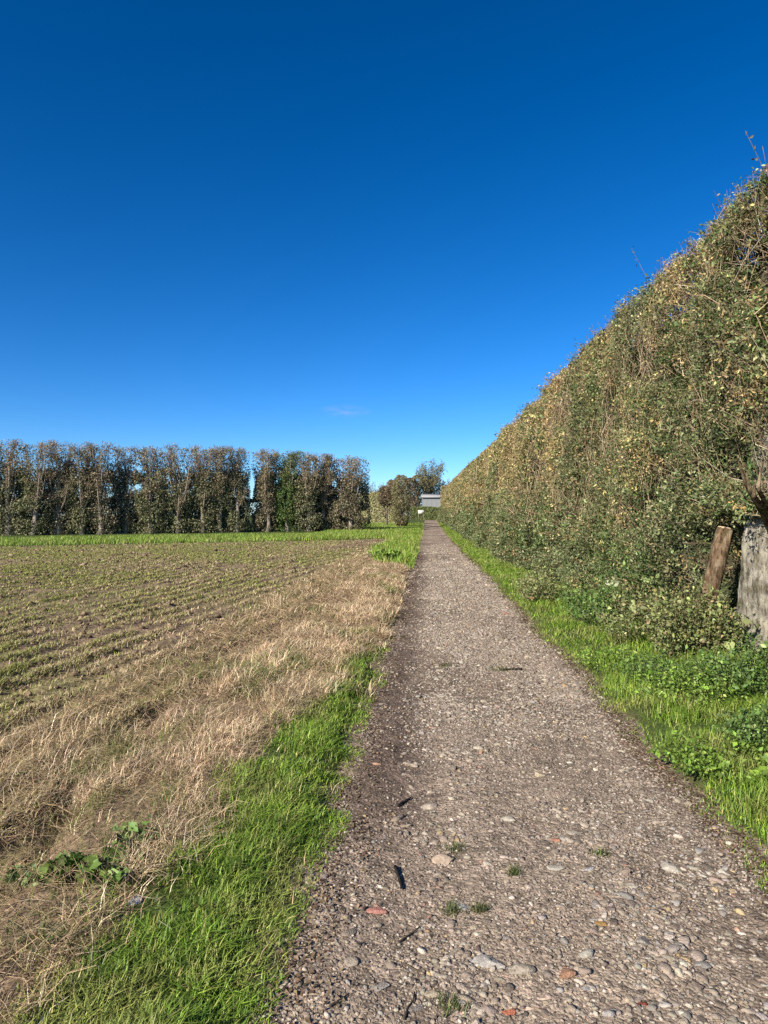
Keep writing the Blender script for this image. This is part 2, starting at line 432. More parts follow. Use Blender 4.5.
mb.add(*gravel(130000, 1.7, 26, -.62, 1.72, .0048, .42, .012, GC, [5, 5, 4, 1.8, 2, .2, .3, 2.2], 0, path_z, on_track, grow_=.7, sink=.15))
def clustered(X, Y): return on_track(X, Y) & (R.uniform(0, 1, len(X)) < .12 + 1.1 * sstep(.45, .68, fbm(X * 2.4 + 5, Y * 1.5, seed=92)) * sstep(-.3, .25, X) * (1 - .6 * sstep(1.1, 1.5, X)))
mb.add(*gravel(34000, 1.7, 36, -.5, 1.72, .0115, .42, .030, [(.29, .235, .175), (.345, .285, .215), (.22, .175, .13), (.42, .365, .29), (.27, .24, .20), (.33, .19, .13), (.38, .27, .14), (.13, .10, .08)], [5, 5, 3, .8, 2, .25, .35, 1.6], 1, path_z, clustered, sink=.0, flat=(.28, .5), var=.17))
tag(mb.build('gravel', M_STONE), 'loose grey and tan gravel strewn over the track', 'gravel', kind='stuff')
mb = MB()
mb.add(*gravel(42000, 2.6, 46, -26, -1.9, .012, .45, .042, [(.18, .125, .08), (.235, .168, .108), (.13, .088, .057), (.29, .215, .135)], [3, 3, 3, 1], 0, field_z,
               lambda X, Y: (field_mask(X, Y) > .4) & (X > -.75 * Y - 1.5) & (R.uniform(0, 1, len(X)) < .15 + sstep(.4, .6, fbm(X * 1.1, Y * .8, seed=91))), grow_=.5, sink=.2, flat=(.5, .9)))
tag(mb.build('soil_clods', M_FIELD), 'brown clods of soil lying on the field', 'soil', kind='stuff')

# leaf litter along the right edge of the track
n = 9000
Y = np.exp(R.uniform(np.log(2.5), np.log(45), n)); X = er(Y) + R.normal(.0, .065, n)
P = np.stack([X, Y, surf_z(X, Y) + .008], 1)
mb = MB(); mb.add(*leaves(P, R.uniform(.008, .024, n) * np.clip((Y / 5) ** .5, 1, 2.4), pick([(.12, .075, .045), (.17, .11, .065), (.24, .17, .10), (.08, .05, .035)], [3, 3, 2, 2], n), out=(0, 0, 1), outw=.72))
n = 5000
Y = np.exp(R.uniform(np.log(1.8), np.log(30), n)); X = el(Y) + R.normal(.05, .1, n)
P = np.stack([X, Y, surf_z(X, Y) + .006], 1)
mb.add(*leaves(P, R.uniform(.01, .03, n) * np.clip((Y / 5) ** .5, 1, 2.4), pick([(.12, .07, .045), (.2, .14, .08), (.3, .22, .13), (.07, .05, .035)], [3, 3, 2, 2], n), out=(0, 0, 1), outw=.72))
tag(mb.build('leaf_litter', M_STRAW), 'brown leaf litter gathered along both edges of the track', 'leaf litter', kind='stuff')

# ------------------------------------------------------------------ grass
GREENS = [(.165, .275, .03), (.22, .34, .04), (.115, .20, .022), (.28, .36, .06), (.33, .32, .09), (.42, .35, .16)]
def gcol(X, Y, n, warm=0.0, seed=100):
    c = pick(GREENS, [4, 4, 3, 2, .7 + warm, .25 + warm * .4], n, var=.25)
    yel = (sstep(.5, .72, fbm(X * 3.1, Y * 3.1, seed=seed + 1)) * .55)[:, None]
    c = c * (1 - yel) + c[:, 1:2] * np.array([1.05, .98, .33]) * yel
    return c * (.62 + .75 * fbm(X * 4.2, Y * 4.2, seed=seed))[:, None]

mb = MB()
# left verge
n = 120000
Y = np.exp(R.uniform(np.log(1.55), np.log(12), n)); X = R.uniform(-1.6, -.34, n)
k = green_left(X - R.normal(.04, .17, n) * (X < -.55), Y); X, Y = X[k], Y[k]; n = len(X)
cl = fbm(X * 3.5, Y * 3.5, seed=101)
k = R.uniform(0, 1, n) < .35 + 1.3 * sstep(.3, .6, cl); X, Y, cl = X[k], Y[k], cl[k]; n = len(X)
d = el(Y) - X
h = R.uniform(.02, .06, n) * (.25 + 1.7 * cl) * (.4 + .6 * sstep(-.02, .18, d))
P = np.stack([X, Y, surf_z(X, Y) - .01], 1)
mb.add(*blades(P, h * 1.25, R.uniform(.003, .0065, n) * np.clip((Y / 3.5) ** .7, 1, 2.5), R.uniform(.3, 1.4, n), gcol(X, Y, n, .9), wind=(.12, .0)))
# left wedge beyond the dry strip and along the far edge of the field
n = 60000
Y = np.exp(R.uniform(np.log(20), np.log(100), n)); X = R.uniform(-9, -.3, n)
k = ((green_left(X, Y) & (Y < 60)) | ((Y > far_edge(X) + .2) & (X < el(Y)))); X, Y = X[k], Y[k]; n = len(X)
P = np.stack([X, Y, surf_z(X, Y) - .02], 1)
mb.add(*blades(P, R.uniform(.12, .3, n) * (.6 + .8 * fbm(X * .8, Y * .8, seed=103)), R.uniform(.02, .04, n), R.uniform(.2, .8, n), gcol(X, Y, n, .8) * 1.1))
n = 80000
X = R.uniform(-42, -5, n); t = R.uniform(0, 1, n) ** .8
Y = far_edge(X) + .1 + t * (12 - .0 * X)
P = np.stack([X, Y, surf_z(X, Y) - .02], 1)
mb.add(*blades(P, R.uniform(.12, .36, n) * (.4 + 1.1 * fbm(X * .5, Y * .5, seed=104)), R.uniform(.02, .045, n), R.uniform(.2, .8, n), gcol(X, Y, n, .8) * 1.1))
# right verge
n = 230000
Y = np.exp(R.uniform(np.log(3.2), np.log(110), n)); X = R.uniform(1.42, 4.3, n)
k = (X > er(Y) - .02 + .1 * R.uniform(-1, .4, n)) & ((X < 3.4) | (Y < 10)); X, Y = X[k], Y[k]; n = len(X)
cl = fbm(X * 2.6, Y * 2.2, seed=105)
k = R.uniform(0, 1, n) < .4 + 1.2 * sstep(.3, .55, cl); X, Y, cl = X[k], Y[k], cl[k]; n = len(X)
d = X - er(Y)
h = R.uniform(.03, .095, n) * (.3 + 1.4 * cl) * (.4 + .6 * sstep(-.02, .3, d)) * np.clip((Y / 12) ** .15, 1, 1.4)
P = np.stack([X, Y, surf_z(X, Y) - .012], 1)
mb.add(*blades(P, h * 1.2, R.uniform(.004, .007, n) * np.clip((Y / 6) ** .85, 1, 9), R.uniform(.3, 1.3, n), gcol(X, Y, n, .5), wind=(.08, .0)))
tag(mb.build('verge_grass', M_GRASS), 'bright green grass growing on the verges of the track', 'grass', kind='stuff')

# dry grass strip
mb = MB()
n = 230000
Y = np.exp(R.uniform(np.log(1.6), np.log(32), n)); X = R.uniform(-3.1, -.35, n)
k = ~green_left(X - R.normal(.02, .09, n), Y) & (X < el(Y) - .03); X, Y = X[k], Y[k]; n = len(X)
cl = fbm(X * 1.8, Y * 1.2, seed=110)
far_l = field_mask(X, Y) * 1.2
k = R.uniform(0, 1, n) < (.10 + 1.3 * sstep(.36, .60, cl) * (.4 + .8 * vnoise(X * 5, Y * 4, seed=111))) * (1 - .75 * far_l); X, Y, cl = X[k], Y[k], cl[k]; n = len(X)
h = R.uniform(.03, .17, n) * (.2 + 1.35 * cl)
P = np.stack([X, Y, surf_z(X, Y) - .01], 1)
sc_ = pick([(.64, .48, .29), (.74, .60, .40), (.52, .37, .22), (.31, .21, .125), (.19, .19, .065)], [4, 3, 3, 1.8, .5], n, var=.2)
gp = (R.uniform(0, 1, n) < .75 * sstep(.56, .68, fbm(X * 1.9 + 4, Y * 1.1, seed=112)))[:, None]
sc_ = np.where(gp, pick([(.14, .19, .04), (.2, .21, .07), (.10, .13, .03)], [3, 2, 2], n, var=.2), sc_)
sc_ = sc_ * (.7 + .6 * fbm(X * 2.7, Y * 2.0, seed=113))[:, None]
mb.add(*blades(P, h, R.uniform(.0025, .005, n) * np.clip((Y / 3.5) ** .75, 1, 5), R.uniform(.4, 1.6, n), sc_, wind=(.15, .1)))
# lying stalks
n = 22000
Y = np.exp(R.uniform(np.log(1.6), np.log(26), n)); X = R.uniform(-3.0, -.5, n)
k = ~green_left(X, Y) & (X < el(Y) - .05); X, Y = X[k], Y[k]; n = len(X)
a = R.uniform(0, 2 * np.pi, n); L = R.uniform(.05, .19, n)
P0 = np.stack([X, Y, surf_z(X, Y) + R.uniform(.005, .06, n)], 1)
P1 = P0 + np.stack([np.cos(a) * L, np.sin(a) * L, R.uniform(-.01, .1, n)], 1)
v, f = stems(P0, P1, R.normal(0, .015, (n, 3)), .0012 * np.clip(Y / 4, 1, 4), .0008 * np.clip(Y / 4, 1, 4))
mb.add(v, f, np.repeat(pick([(.5, .38, .22), (.36, .25, .14), (.22, .15, .09)], [3, 3, 2], n), 9, 0))
tag(mb.build('dry_grass', M_STRAW), 'dead straw coloured grass between the field and the track', 'dry grass', kind='stuff')

# stubble and seedlings in rows over the field
mb = MB()
n = 480000
Y = np.exp(R.uniform(np.log(2.6), np.log(48), n)); X = -R.uniform(0, 1, n) * (.72 * Y + 1.5) - 1.9
rowi = np.round(across(X, Y) / .42); du = R.normal(0, .06, n) + rowi * .42 - across(X, Y)
keepfree = R.uniform(0, 1, n) < .15
X = np.where(keepfree, X, X + du * math.cos(RA))
k = (field_mask(X, Y) > .5); X, Y = X[k], Y[k]; n = len(X)
g = fbm(X * .35, Y * .22, seed=120)
dens = fbm(X * 1.3, Y * .9, seed=121)
u = ((across(X, Y) + 3.2) % 1.9) - .9
k = (R.uniform(0, 1, n) < (.2 + 1.1 * sstep(.33, .60, dens)) * (.35 + .65 * sstep(-2.3, -4.2, X + .04 * Y))) & (np.abs(u) > .05); X, Y, g = X[k], Y[k], g[k]; n = len(X)
grn = R.uniform(0, 1, n) < .46 + .45 * sstep(.4, .6, g) + .3 * sstep(24, 34, Y) * sstep(-5, -10, X) - .3 * sstep(2.2, .9, -(X + 2.2))
cg = pick([(.27, .29, .075), (.34, .33, .10), (.19, .22, .06)], [3, 2, 2], n, var=.2)
cs = pick([(.46, .355, .20), (.55, .44, .27), (.35, .26, .145), (.22, .15, .09)], [4, 3, 3, 2], n, var=.18)
cc = np.where(grn[:, None], cg, cs)
P = np.stack([X, Y, field_z(X, Y) - .008], 1)
mb.add(*blades(P, R.uniform(.02, .07, n), R.uniform(.0045, .009, n) * np.clip((Y / 5) ** .75, 1, 5), R.uniform(.3, 1.3, n), cc, wind=(.2, .1)))
tag(mb.build('field_stubble', M_STRAW), 'pale stubble and green seedlings scattered in rows over the field', 'stubble', kind='stuff')

# ------------------------------------------------------------------ pixel helpers (where along a line a thing of the photograph stands)
Fw = np.array([-math.sin(YAW), math.cos(YAW)]); Rt = np.array([math.cos(YAW), math.sin(YAW)])
def ray(px): d = Fw + (px - 384) / F_PX * Rt; return d
def at_depth(px, y): d = ray(px); return d * (y / d[1])
def on_line(px, A, B):
    d = ray(px); A, B = np.array(A), np.array(B); e = B - A
    s = np.linalg.solve(np.array([d, -e]).T, A); return d * s[0]
def top_z(py, xy): return CAM_H + (515 - py) / F_PX * (np.array(xy) @ Fw)

# ------------------------------------------------------------------ trees
def grow(base, h, rng, r0=.2, lean=(0, 0), spread=.8, fork=.35, n_limb=9, twig=9, bark=(.17, .145, .115), flat=True, twig_up=1.0, twig_len=1.0):
    """skeleton of a tree: trunk mesh, limbs mesh, and tip points to hang leaves on"""
    bx, by, bz = base
    k = 7; t = np.linspace(0, 1, k); ht = h * (.78 if flat else .7)
    P = np.stack([bx + lean[0] * t + np.cumsum(rng.normal(0, .05, k)) * .6, by + lean[1] * t + np.cumsum(rng.normal(0, .05, k)) * .6, bz - .15 + t * ht], 1)
    P[0, :2] = bx, by
    rr = r0 * (1 - .72 * t); rr[0] *= 1.3
    tr = MB(); v, f = tube(P, rr, 9, .08, rng); tr.add(v, f, np.array(bark) * np.exp(rng.normal(0, .12, (len(v), 1))))
    lm = MB(); tips = []; T0 = []; T1 = []
    for i in range(n_limb):
        s = fork + (1 - fork) * (i + rng.uniform(0, .9)) / n_limb
        p0 = np.array([np.interp(s, t, P[:, j]) for j in range(3)])
        a = rng.uniform(0, 2 * np.pi); ln = spread * rng.uniform(.6, 1.1)
        ze = min(bz + h - rng.uniform(0, .25), p0[2] + h * rng.uniform(.22, .5)) if flat else p0[2] + h * rng.uniform(.08, .32)
        p1 = np.array([bx + lean[0] + math.cos(a) * ln, by + lean[1] + math.sin(a) * ln, ze])
        pm = (p0 + p1) / 2 + np.array([math.cos(a), math.sin(a), -.35]) * ln * .22
        r_ = np.interp(s, t, rr) * .55
        q = np.array([p0, pm, p1]); v, f = tube(q, [r_, r_ * .6, r_ * .25], 5, .05, rng); lm.add(v, f, np.array(bark) * rng.uniform(.75, 1.1))
        for w in range(twig):
            s2 = rng.uniform(.2, 1); b0 = (1 - s2) ** 2 * p0 + 2 * s2 * (1 - s2) * pm + s2 ** 2 * p1
            e = b0 + np.array([rng.normal(0, .35), rng.normal(0, .35), abs(rng.normal(.45, .3)) * twig_up]) * spread * twig_len
            if flat: e[2] = min(e[2], bz + h + rng.uniform(-.25, .12))
            T0.append(b0); T1.append(e); tips.append(e); tips.append((b0 + e) / 2)
    T0, T1 = np.array(T0), np.array(T1)
    v, f = stems(T0, T1, rng.normal(0, .05, T0.shape), rng.uniform(.012, .022, len(T0)), .006)
    lm.add(v, f, np.repeat(pick([(.2, .145, .10), (.145, .105, .075), (.26, .2, .14)], [3, 3, 2], len(T0), rng), 9, 0))
    return tr, lm, np.array(tips)

SUN_AZ = 52  # degrees behind the left hand
def hedge_tree(px, top, label, seed, A, B, opts=None):
    o = dict(r0=.2, spread=.85, low=1.0, up=.5, pal='olive', h_add=0, off=0.0, bare=0.0)
    o.update(opts or {})
    rng = np.random.default_rng(seed)
    o['low'] *= rng.uniform(.7, 1.15); o['up'] *= rng.uniform(.6, 1.5); o['spread'] *= rng.uniform(.88, 1.15); top += rng.uniform(-2.5, 3.5)
    xy = on_line(px, A, B) + np.array([-.48, .88]) * rng.uniform(-.35, .35)
    z0 = float(ground_z(xy[0], xy[1])); h = top_z(top, xy) - z0
    root = thing('hedgerow_tree', label, 'tree', (xy[0], xy[1], z0), 'clipped trees in the row across the field')
    tr, lm, tips = grow((xy[0], xy[1], z0), h, rng, r0=o['r0'], lean=(rng.normal(0, .12), rng.normal(0, .12)), spread=o['spread'], fork=.22, n_limb=13, twig=13,
                        bark=(.25, .21, .165))
    tr.build('trunk', M_WOOD, root, smooth=True); lm.build('branches', M_WOOD, root)
    # crown: dense shrubby ivy below, thinner brown spray above
    W = o['spread'] * 1.32
    n = int(27000 * o['low'])
    zz = rng.uniform(0, 1, n) ** .95 * .97 * h
    a = rng.uniform(0, 2 * np.pi, n); rad = W * np.sqrt(rng.uniform(.02, 1, n)) * (.75 + .6 * fbm(np.cos(a) * 1.3 + seed, np.sin(a) * 1.3, zz * .9, seed=seed))
    ca_, sa_ = np.cos(a) * rad * 1.25, np.sin(a) * rad * .8; X = xy[0] + ca_ * .88 - sa_ * .48 - .22; Y = xy[1] + ca_ * .48 + sa_ * .88 + .40
    nz = fbm(X * 1.5, Y * 1.5, zz * 1.3, seed=77)
    k = (nz > .41) & (rng.uniform(0, 1, n) < (.45 + .8 * sstep(.2, 1.2, zz)) * (1 - .86 * sstep(.55, .80, zz / h)))
    Pl = np.stack([X, Y, z0 + zz], 1)[k]; rel = zz[k] / h
    pal = {'olive': ([(.19, .19, .09), (.125, .14, .06), (.25, .21, .125), (.26, .26, .13)], [4, 3, 2.5, 2]),
           'green': ([(.11, .17, .04), (.15, .22, .055), (.07, .115, .028), (.19, .16, .07)], [4, 3, 3, 1]),
           'brown': ([(.235, .185, .115), (.165, .14, .085), (.16, .165, .075), (.31, .26, .17)], [4, 3, 3, 2])}[o['pal']]
    m = len(Pl); cb = pick(*pal, m, rng, .3)
    mixb = (rng.uniform(0, 1, m) < sstep(.45, .85, rel) * .5)[:, None]
    cb = np.where(mixb, pick([(.29, .205, .13), (.37, .275, .17), (.20, .14, .09)], [3, 2, 2], m, rng), cb)
    cr = MB(); cr.add(*leaves(Pl, rng.uniform(.09, .20, m), cb, out=unit(Pl - np.array([xy[0], xy[1], 0]) * [1, 1, 0] - [0, 0, 1] * Pl), outw=.35, rng=rng))
    # spray on the twigs
    q = tips[rng.integers(0, len(tips), int(7000 * o['up']))]; q = q + rng.normal(0, .13, q.shape)
    q = q[q[:, 2] < z0 + h + .08]; m = len(q)
    cr.add(*leaves(q, rng.uniform(.06, .13, m), pick([(.29, .215, .135), (.20, .17, .085), (.38, .28, .18), (.16, .145, .065)] if o['pal'] != 'green' else [(.11, .17, .045), (.17, .2, .065), (.22, .17, .085)],
                                                         [3, 3, 2, 3] if o['pal'] != 'green' else [4, 3, 1], m, rng, .3), rng=rng))
    cr.build('crown', M_LEAF, root)
    return root

HA, HB = (-31, 53.0), (-6.4, 66.5)
ROW = [  # pixel column, pixel row of the top, label, options
    (-24, 438, 'clipped tree at the left edge of the photo, cut off by the frame', {}),
    (9, 437, 'clipped tree with thick pale trunk, leftmost of the row wholly in view', dict(r0=.27)),
    (33, 441, 'thin clipped tree with sparse open top, second in view from the left', dict(low=.75, up=.3, spread=.75)),
    (59, 441, 'pale trunked clipped tree with dense brown head, third in view from the left', dict(r0=.24, pal='brown', up=.8)),
    (82, 443, 'dark green clipped tree between two pale trunks, fourth in view from the left', dict(low=1.0, up=.45)),
    (101, 442, 'clipped tree with tall pale trunk and reddish brown twigs, fifth from the left', dict(r0=.25, pal='brown', low=.75)),
    (126, 443, 'brown clipped tree just right of the tall pale trunk, sixth from the left', dict(pal='brown', low=.9)),
    (151, 444, 'stout olive clipped tree with low bushy foot, seventh from the left', dict(r0=.22, low=1.15)),
    (178, 444, 'clipped tree left of centre of the row with sky showing through its top', dict(up=.35)),
    (203, 445, 'bushy olive clipped tree, third to the left of the gap in the row', dict(low=1.2, up=.7)),
    (219, 445, 'bushy clipped tree with thin pale stems, second to the left of the gap', dict(low=1.1, up=.7)),
    (237, 446, 'clipped tree with sparse upright top, directly left of the gap in the row', dict(low=1.1, up=.7, spread=.66)),
    (268, 452, 'brown topped clipped tree directly right of the gap in the row', dict(pal='brown', up=.9, low=1.1, spread=.68)),
    (288, 451, 'green leafy clipped tree, greenest of the row, right of the gap', dict(pal='green', up=1.6, low=1.2)),
    (308, 452, 'clipped tree with pale straight stems, right of the greenest tree', dict(up=.5)),
    (326, 453, 'dense brown clipped tree, second from the right end of the row', dict(pal='brown', up=.9, low=1.2)),
    (350, 456, 'rounded clipped tree with bent pale trunk at the right end of the row', dict(pal='brown', up=.9, low=1.3, r0=.22, spread=1.0)),
]

for i, (px, tp, lab, op) in enumerate(ROW):
    hedge_tree(px, tp, lab, 300 + i, HA, HB, op)

# ------------------------------------------------------------------ the tall hedge on the right of the track
HY0, HY1 = 4.5, 126.0
def h_top(y): return 5.46 + .4 * sstep(20, 70, y) + rise(y) + .12 * (fbm(y * .35, 5.0, seed=140) - .5)
def h_face(y, z):
    """x of the outer face at height z above the ground"""
    base = np.interp(z, [0, .35, .9, 1.8, 3.2, 4.6, 5.2, 6.2], [2.75, 2.62, 2.72, 2.95, 3.18, 3.42, 3.55, 3.95]) + .10
    x = base - .0065 * np.clip(y - 8, 0, 120) 
    am = 1 - .62 * sstep(3.6, 5.2, z)
    x = x + am * (.75 * (fbm(y * .42, z * .36, seed=141) - .5) + .42 * (fbm(y * 1.6, z * .7, seed=142) - .5) + .30 * (vnoise(y * 3.2, z * 2.6, seed=143) - .5))
    x = x + .6 * am * sstep(.60, .72, fbm(y * .8, z * .8, seed=144)) + .38 * sstep(9.4, 8.6, y) * sstep(2.9, 2.2, z)
    # the bank is open in front of the old trunk
    hol = sstep(9.5, 8.9, y) * sstep(1.72, 1.38, z)
    x = x + hol * (1.5 + .25 * sstep(8.6, 7.6, y)) * (1 - .0 * z)
    low = sstep(9.6, 8.8, y) * sstep(.9, .2, z) * .2
    return x + low

def gap(y, z):
    """0..1: openings between the shoots where one looks into the hedge"""
    return sstep(.535, .60, fbm(y * 1.15, z * .95, seed=174, oct=3)) * sstep(.25, .7, z) * (1 - .75 * sstep(4.3, 5.0, z)) * (1 - .6 * sstep(25, 60, y))
hedge = thing('clipped_hedge', 'tall clipped hedge of green ivy and tan twigs along the right of the track', 'hedge', (3.6, 30, 0))
def inner():
    ys = np.unique(np.concatenate([np.arange(HY0, 30, .22), np.arange(30, HY1, .8)])); ts = np.linspace(0, 1, 26)
    T, Yg = np.meshgrid(ts, ys)
    zt = h_top(Yg) - rise(Yg) - .38
    Z = T * zt
    X = h_face(Yg, Z) + .58 + 1.0 * gap(Yg, Z) + .3 * (fbm(Yg * 2.2, Z * 2.2, seed=150) - .5)
    Vf = np.stack([X, Yg, rise(Yg) + Z], -1)
    Xb = 6.3 + .4 * (fbm(Yg * .7, Z * .7, seed=151) - .5)
    Vb = np.stack([Xb, Yg, rise(Yg) + Z], -1)[:, ::-1]
    VV = np.concatenate([Vf, Vb], 1); ny, nt = VV.shape[:2]
    i = (np.arange(ny - 1)[:, None] * nt + np.arange(nt - 1)[None]).ravel()
    Fq = np.stack([i, i + 1, i + 1 + nt, i + nt], 1)
    return VV.reshape(-1, 3), Fq
V, Fq = inner()
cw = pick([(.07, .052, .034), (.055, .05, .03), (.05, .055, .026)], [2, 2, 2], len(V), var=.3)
mesh_obj('inner_occluder', V, Fq, M_WOOD, cw, hedge, loc=tuple(hedge.location))  # solid twig-brown core, added behind the leaves to block light and darken gaps

PAL_TAN = ([(.43, .32, .135), (.34, .25, .105), (.34, .30, .115), (.37, .28, .15), (.17, .155, .065)], [3, 3, 4, 1.4, 2.5])
PAL_GRY = ([(.175, .205, .085), (.13, .16, .062), (.08, .105, .036), (.26, .275, .135), (.24, .185, .095)], [4, 4, 3, 2, 1.2])
PAL_IVY = ([(.075, .115, .03), (.105, .155, .042), (.045, .075, .02), (.165, .205, .07)], [4, 3, 3, 2])
def hedge_leaf_cols(y, z, n, rng=R):
    t = fbm(y * .55, z * .5, seed=160); s = fbm(y * 1.1, z * .9, seed=161)
    hz = sstep(1.6, 3.0, z + 2.2 * (t - .5))
    w_tan = hz * (.22 + .78 * sstep(9.5, 19, y + 8 * (s - .5))) * (.36 + .64 * sstep(.35, .54, s)) + .10
    w_tan = np.clip(w_tan + .25 * sstep(.62, .75, s), 0, 1) * (1 - .55 * sstep(.52, .66, fbm(y * .8, z * .6, seed=162)))
    w_ivy = (1 - w_tan) * (.30 + .6 * sstep(.46, .6, t)) * (.25 + .75 * sstep(60, 20, y))
    u = rng.uniform(0, 1, n)
    a, b, c = pick(*PAL_TAN, n, rng, .28), pick(*PAL_IVY, n, rng, .28), pick(*PAL_GRY, n, rng, .28)
    return np.where((u < w_tan)[:, None], a, np.where((u < w_tan + w_ivy)[:, None], b, c))

def hedge_leaves(n, y0, y1, size, depth=.45, power=0.0):
    u = R.uniform(0, 1, n); Y = y0 + u * (y1 - y0) if not power else np.exp(np.log(y0) + u * np.log(y1 / y0))
    zt = h_top(Y) - rise(Y)
    z = zt * np.sqrt(R.uniform(0, 1, n)) if False else zt * R.uniform(0, 1, n)
    d = np.minimum(R.exponential(depth * .5, n), depth * 1.5) - .12
    X = h_face(Y, z) + d
    hole = fbm(Y * 2.4, z * 2.4, seed=170)
    k = ((hole > .44) | (d > .25)) & (R.uniform(0, 1, n) > .82 * gap(Y, z))
    X, Y, z, d = X[k], Y[k], z[k], d[k]; m = len(X)
    P = np.stack([X, Y, rise(Y) + z + .02], 1)
    sz = size * np.exp(R.normal(0, .28, m)) * np.clip(Y / y0, 1, 99) ** power
    return leaves(P, sz, hedge_leaf_cols(Y, z, m), out=(-.85, -.15, .35), outw=.34, aspect=.46, updir=(0, 0, 1), upw=.5)
mb = MB()
def sprays(n, y0, y1, size, per, ln):
    """leafy shoots: a twig leaving the face with leaves set along it, one tone to a shoot"""
    Y = np.exp(R.uniform(np.log(y0), np.log(y1), n)); zt = h_top(Y) - rise(Y); z = zt * R.uniform(0, 1, n)
    k = R.uniform(0, 1, n) < .25 + 1.1 * sstep(.36, .56, fbm(Y * 1.3, z * 1.3, seed=172)); k &= R.uniform(0, 1, n) > .93 * gap(Y, z); Y, z, zt = Y[k], z[k], zt[k]; n = len(Y)
    S0 = np.stack([h_face(Y, z) + R.uniform(.0, .30, n), Y, rise(Y) + z], 1)
    D = unit(np.stack([R.normal(-.65, .45, n), R.normal(0, .55, n), R.normal(.55, .5, n)], 1)); L = ln * R.uniform(.5, 1.3, n) * np.clip(Y / 12, 1, 2) ** .5
    S1 = S0 + D * L[:, None]; S1[:, 2] = np.minimum(S1[:, 2], rise(Y) + zt + .06); S1[:, 2] = np.maximum(S1[:, 2], rise(Y) + .03)
    v, f = stems(S0, S1, R.normal(0, .02, (n, 3)), .003 * np.clip(Y / 12, 1, 3), .0015 * np.clip(Y / 12, 1, 3))
    base = hedge_leaf_cols(Y, z, n)
    mb2.add(v, f, np.repeat(pick([(.33, .25, .15), (.24, .17, .10), (.16, .14, .07)], [3, 3, 2], n), 9, 0))
    i = np.repeat(np.arange(n), per); t = np.tile(np.linspace(.15, 1.05, per), n) + R.uniform(-.05, .05, n * per)
    P = S0[i] + (S1 - S0)[i] * t[:, None] + R.normal(0, 1, (n * per, 3)) * (size * .55 * np.clip(Y / 12, 1, 3) ** .6)[i][:, None]
    sz = size * np.exp(R.normal(0, .3, n))[i] * (1.15 - .4 * t) * (np.clip(Y / 12, 1, 3) ** .6)[i]
    c = base[i] * (.38 + 1.25 * fbm(Y * .9, z * .9, seed=173))[i][:, None] * np.exp(R.normal(0, .18, (n * per, 1)))
    up = D[i] + R.normal(0, .5, (n * per, 3))
    return leaves(P, sz, c, out=np.stack([-.5 - 0 * t, -.1 + 0 * t, .6 + 0 * t], 1), outw=.42, aspect=.5, updir=up, upw=.9)
mb2 = MB()
mb.add(*sprays(19000, HY0, 14, .050, 11, .27))
mb.add(*sprays(16000, 14, 34, .052, 10, .30))
mb.add(*hedge_leaves(110000, HY0, 14, .038))
mb.add(*hedge_leaves(80000, 14, 30, .050, power=.6))
mb.add(*hedge_leaves(160000, 30, 64, .085, power=.6))
mb.add(*hedge_leaves(120000, 64, HY1, .135))
n = 26000; Y = R.uniform(8.7, 10.6, n); z = R.uniform(0, 2.1, n); X = R.uniform(2.6, 5.2, n); k = (X > h_face(Y, z) - .05) & (X < h_face(Y, z) + 1.9) & (fbm(X * 2.2, Y * 2.2, z * 2.2, seed=171) > .42); X, Y, z = X[k], Y[k], z[k]
mb.add(*leaves(np.stack([X, Y, rise(Y) + z], 1), .048, hedge_leaf_cols(Y, z, len(X)), out=(-.5, -.6, .3), outw=.3))
mb.add(*hedge_leaves(190000, 14, 30, .052, power=.6))
mb.add(*hedge_leaves(160000, 30, 64, .085, power=.6))
mb.add(*hedge_leaves(120000, 64, HY1, .135))
# top surface
n = 60000; Y = np.exp(R.uniform(np.log(HY0), np.log(HY1), n)); zt = h_top(Y) - rise(Y)
X = h_face(Y, zt) + R.uniform(0, 1, n) ** 1.6 * 2.6
P = np.stack([X, Y, rise(Y) + zt - .12 + R.normal(0, .10, n) - .12 * (X - h_face(Y, zt))], 1)
mb.add(*leaves(P, .05 * np.clip(Y / 12, 1, 4), hedge_leaf_cols(Y, zt, n), rng=R))
# the far end
n = 9000; z = R.uniform(0, 1, n) * 6.2; X = R.uniform(2.2, 6.2, n); Y = HY1 + R.normal(0, .3, n)
mb.add(*leaves(np.stack([X, Y, rise(Y) + z], 1), .2, hedge_leaf_cols(Y, z, n)))
n = 16000; z = R.uniform(0, 1, n) * 5.3; X = R.uniform(3.0, 6.2, n); Y = HY0 + R.normal(0, .15, n)
mb.add(*leaves(np.stack([X, Y, rise(Y) + z], 1), .07, hedge_leaf_cols(Y, z, n)))
mb.build('foliage', M_LEAF, hedge)

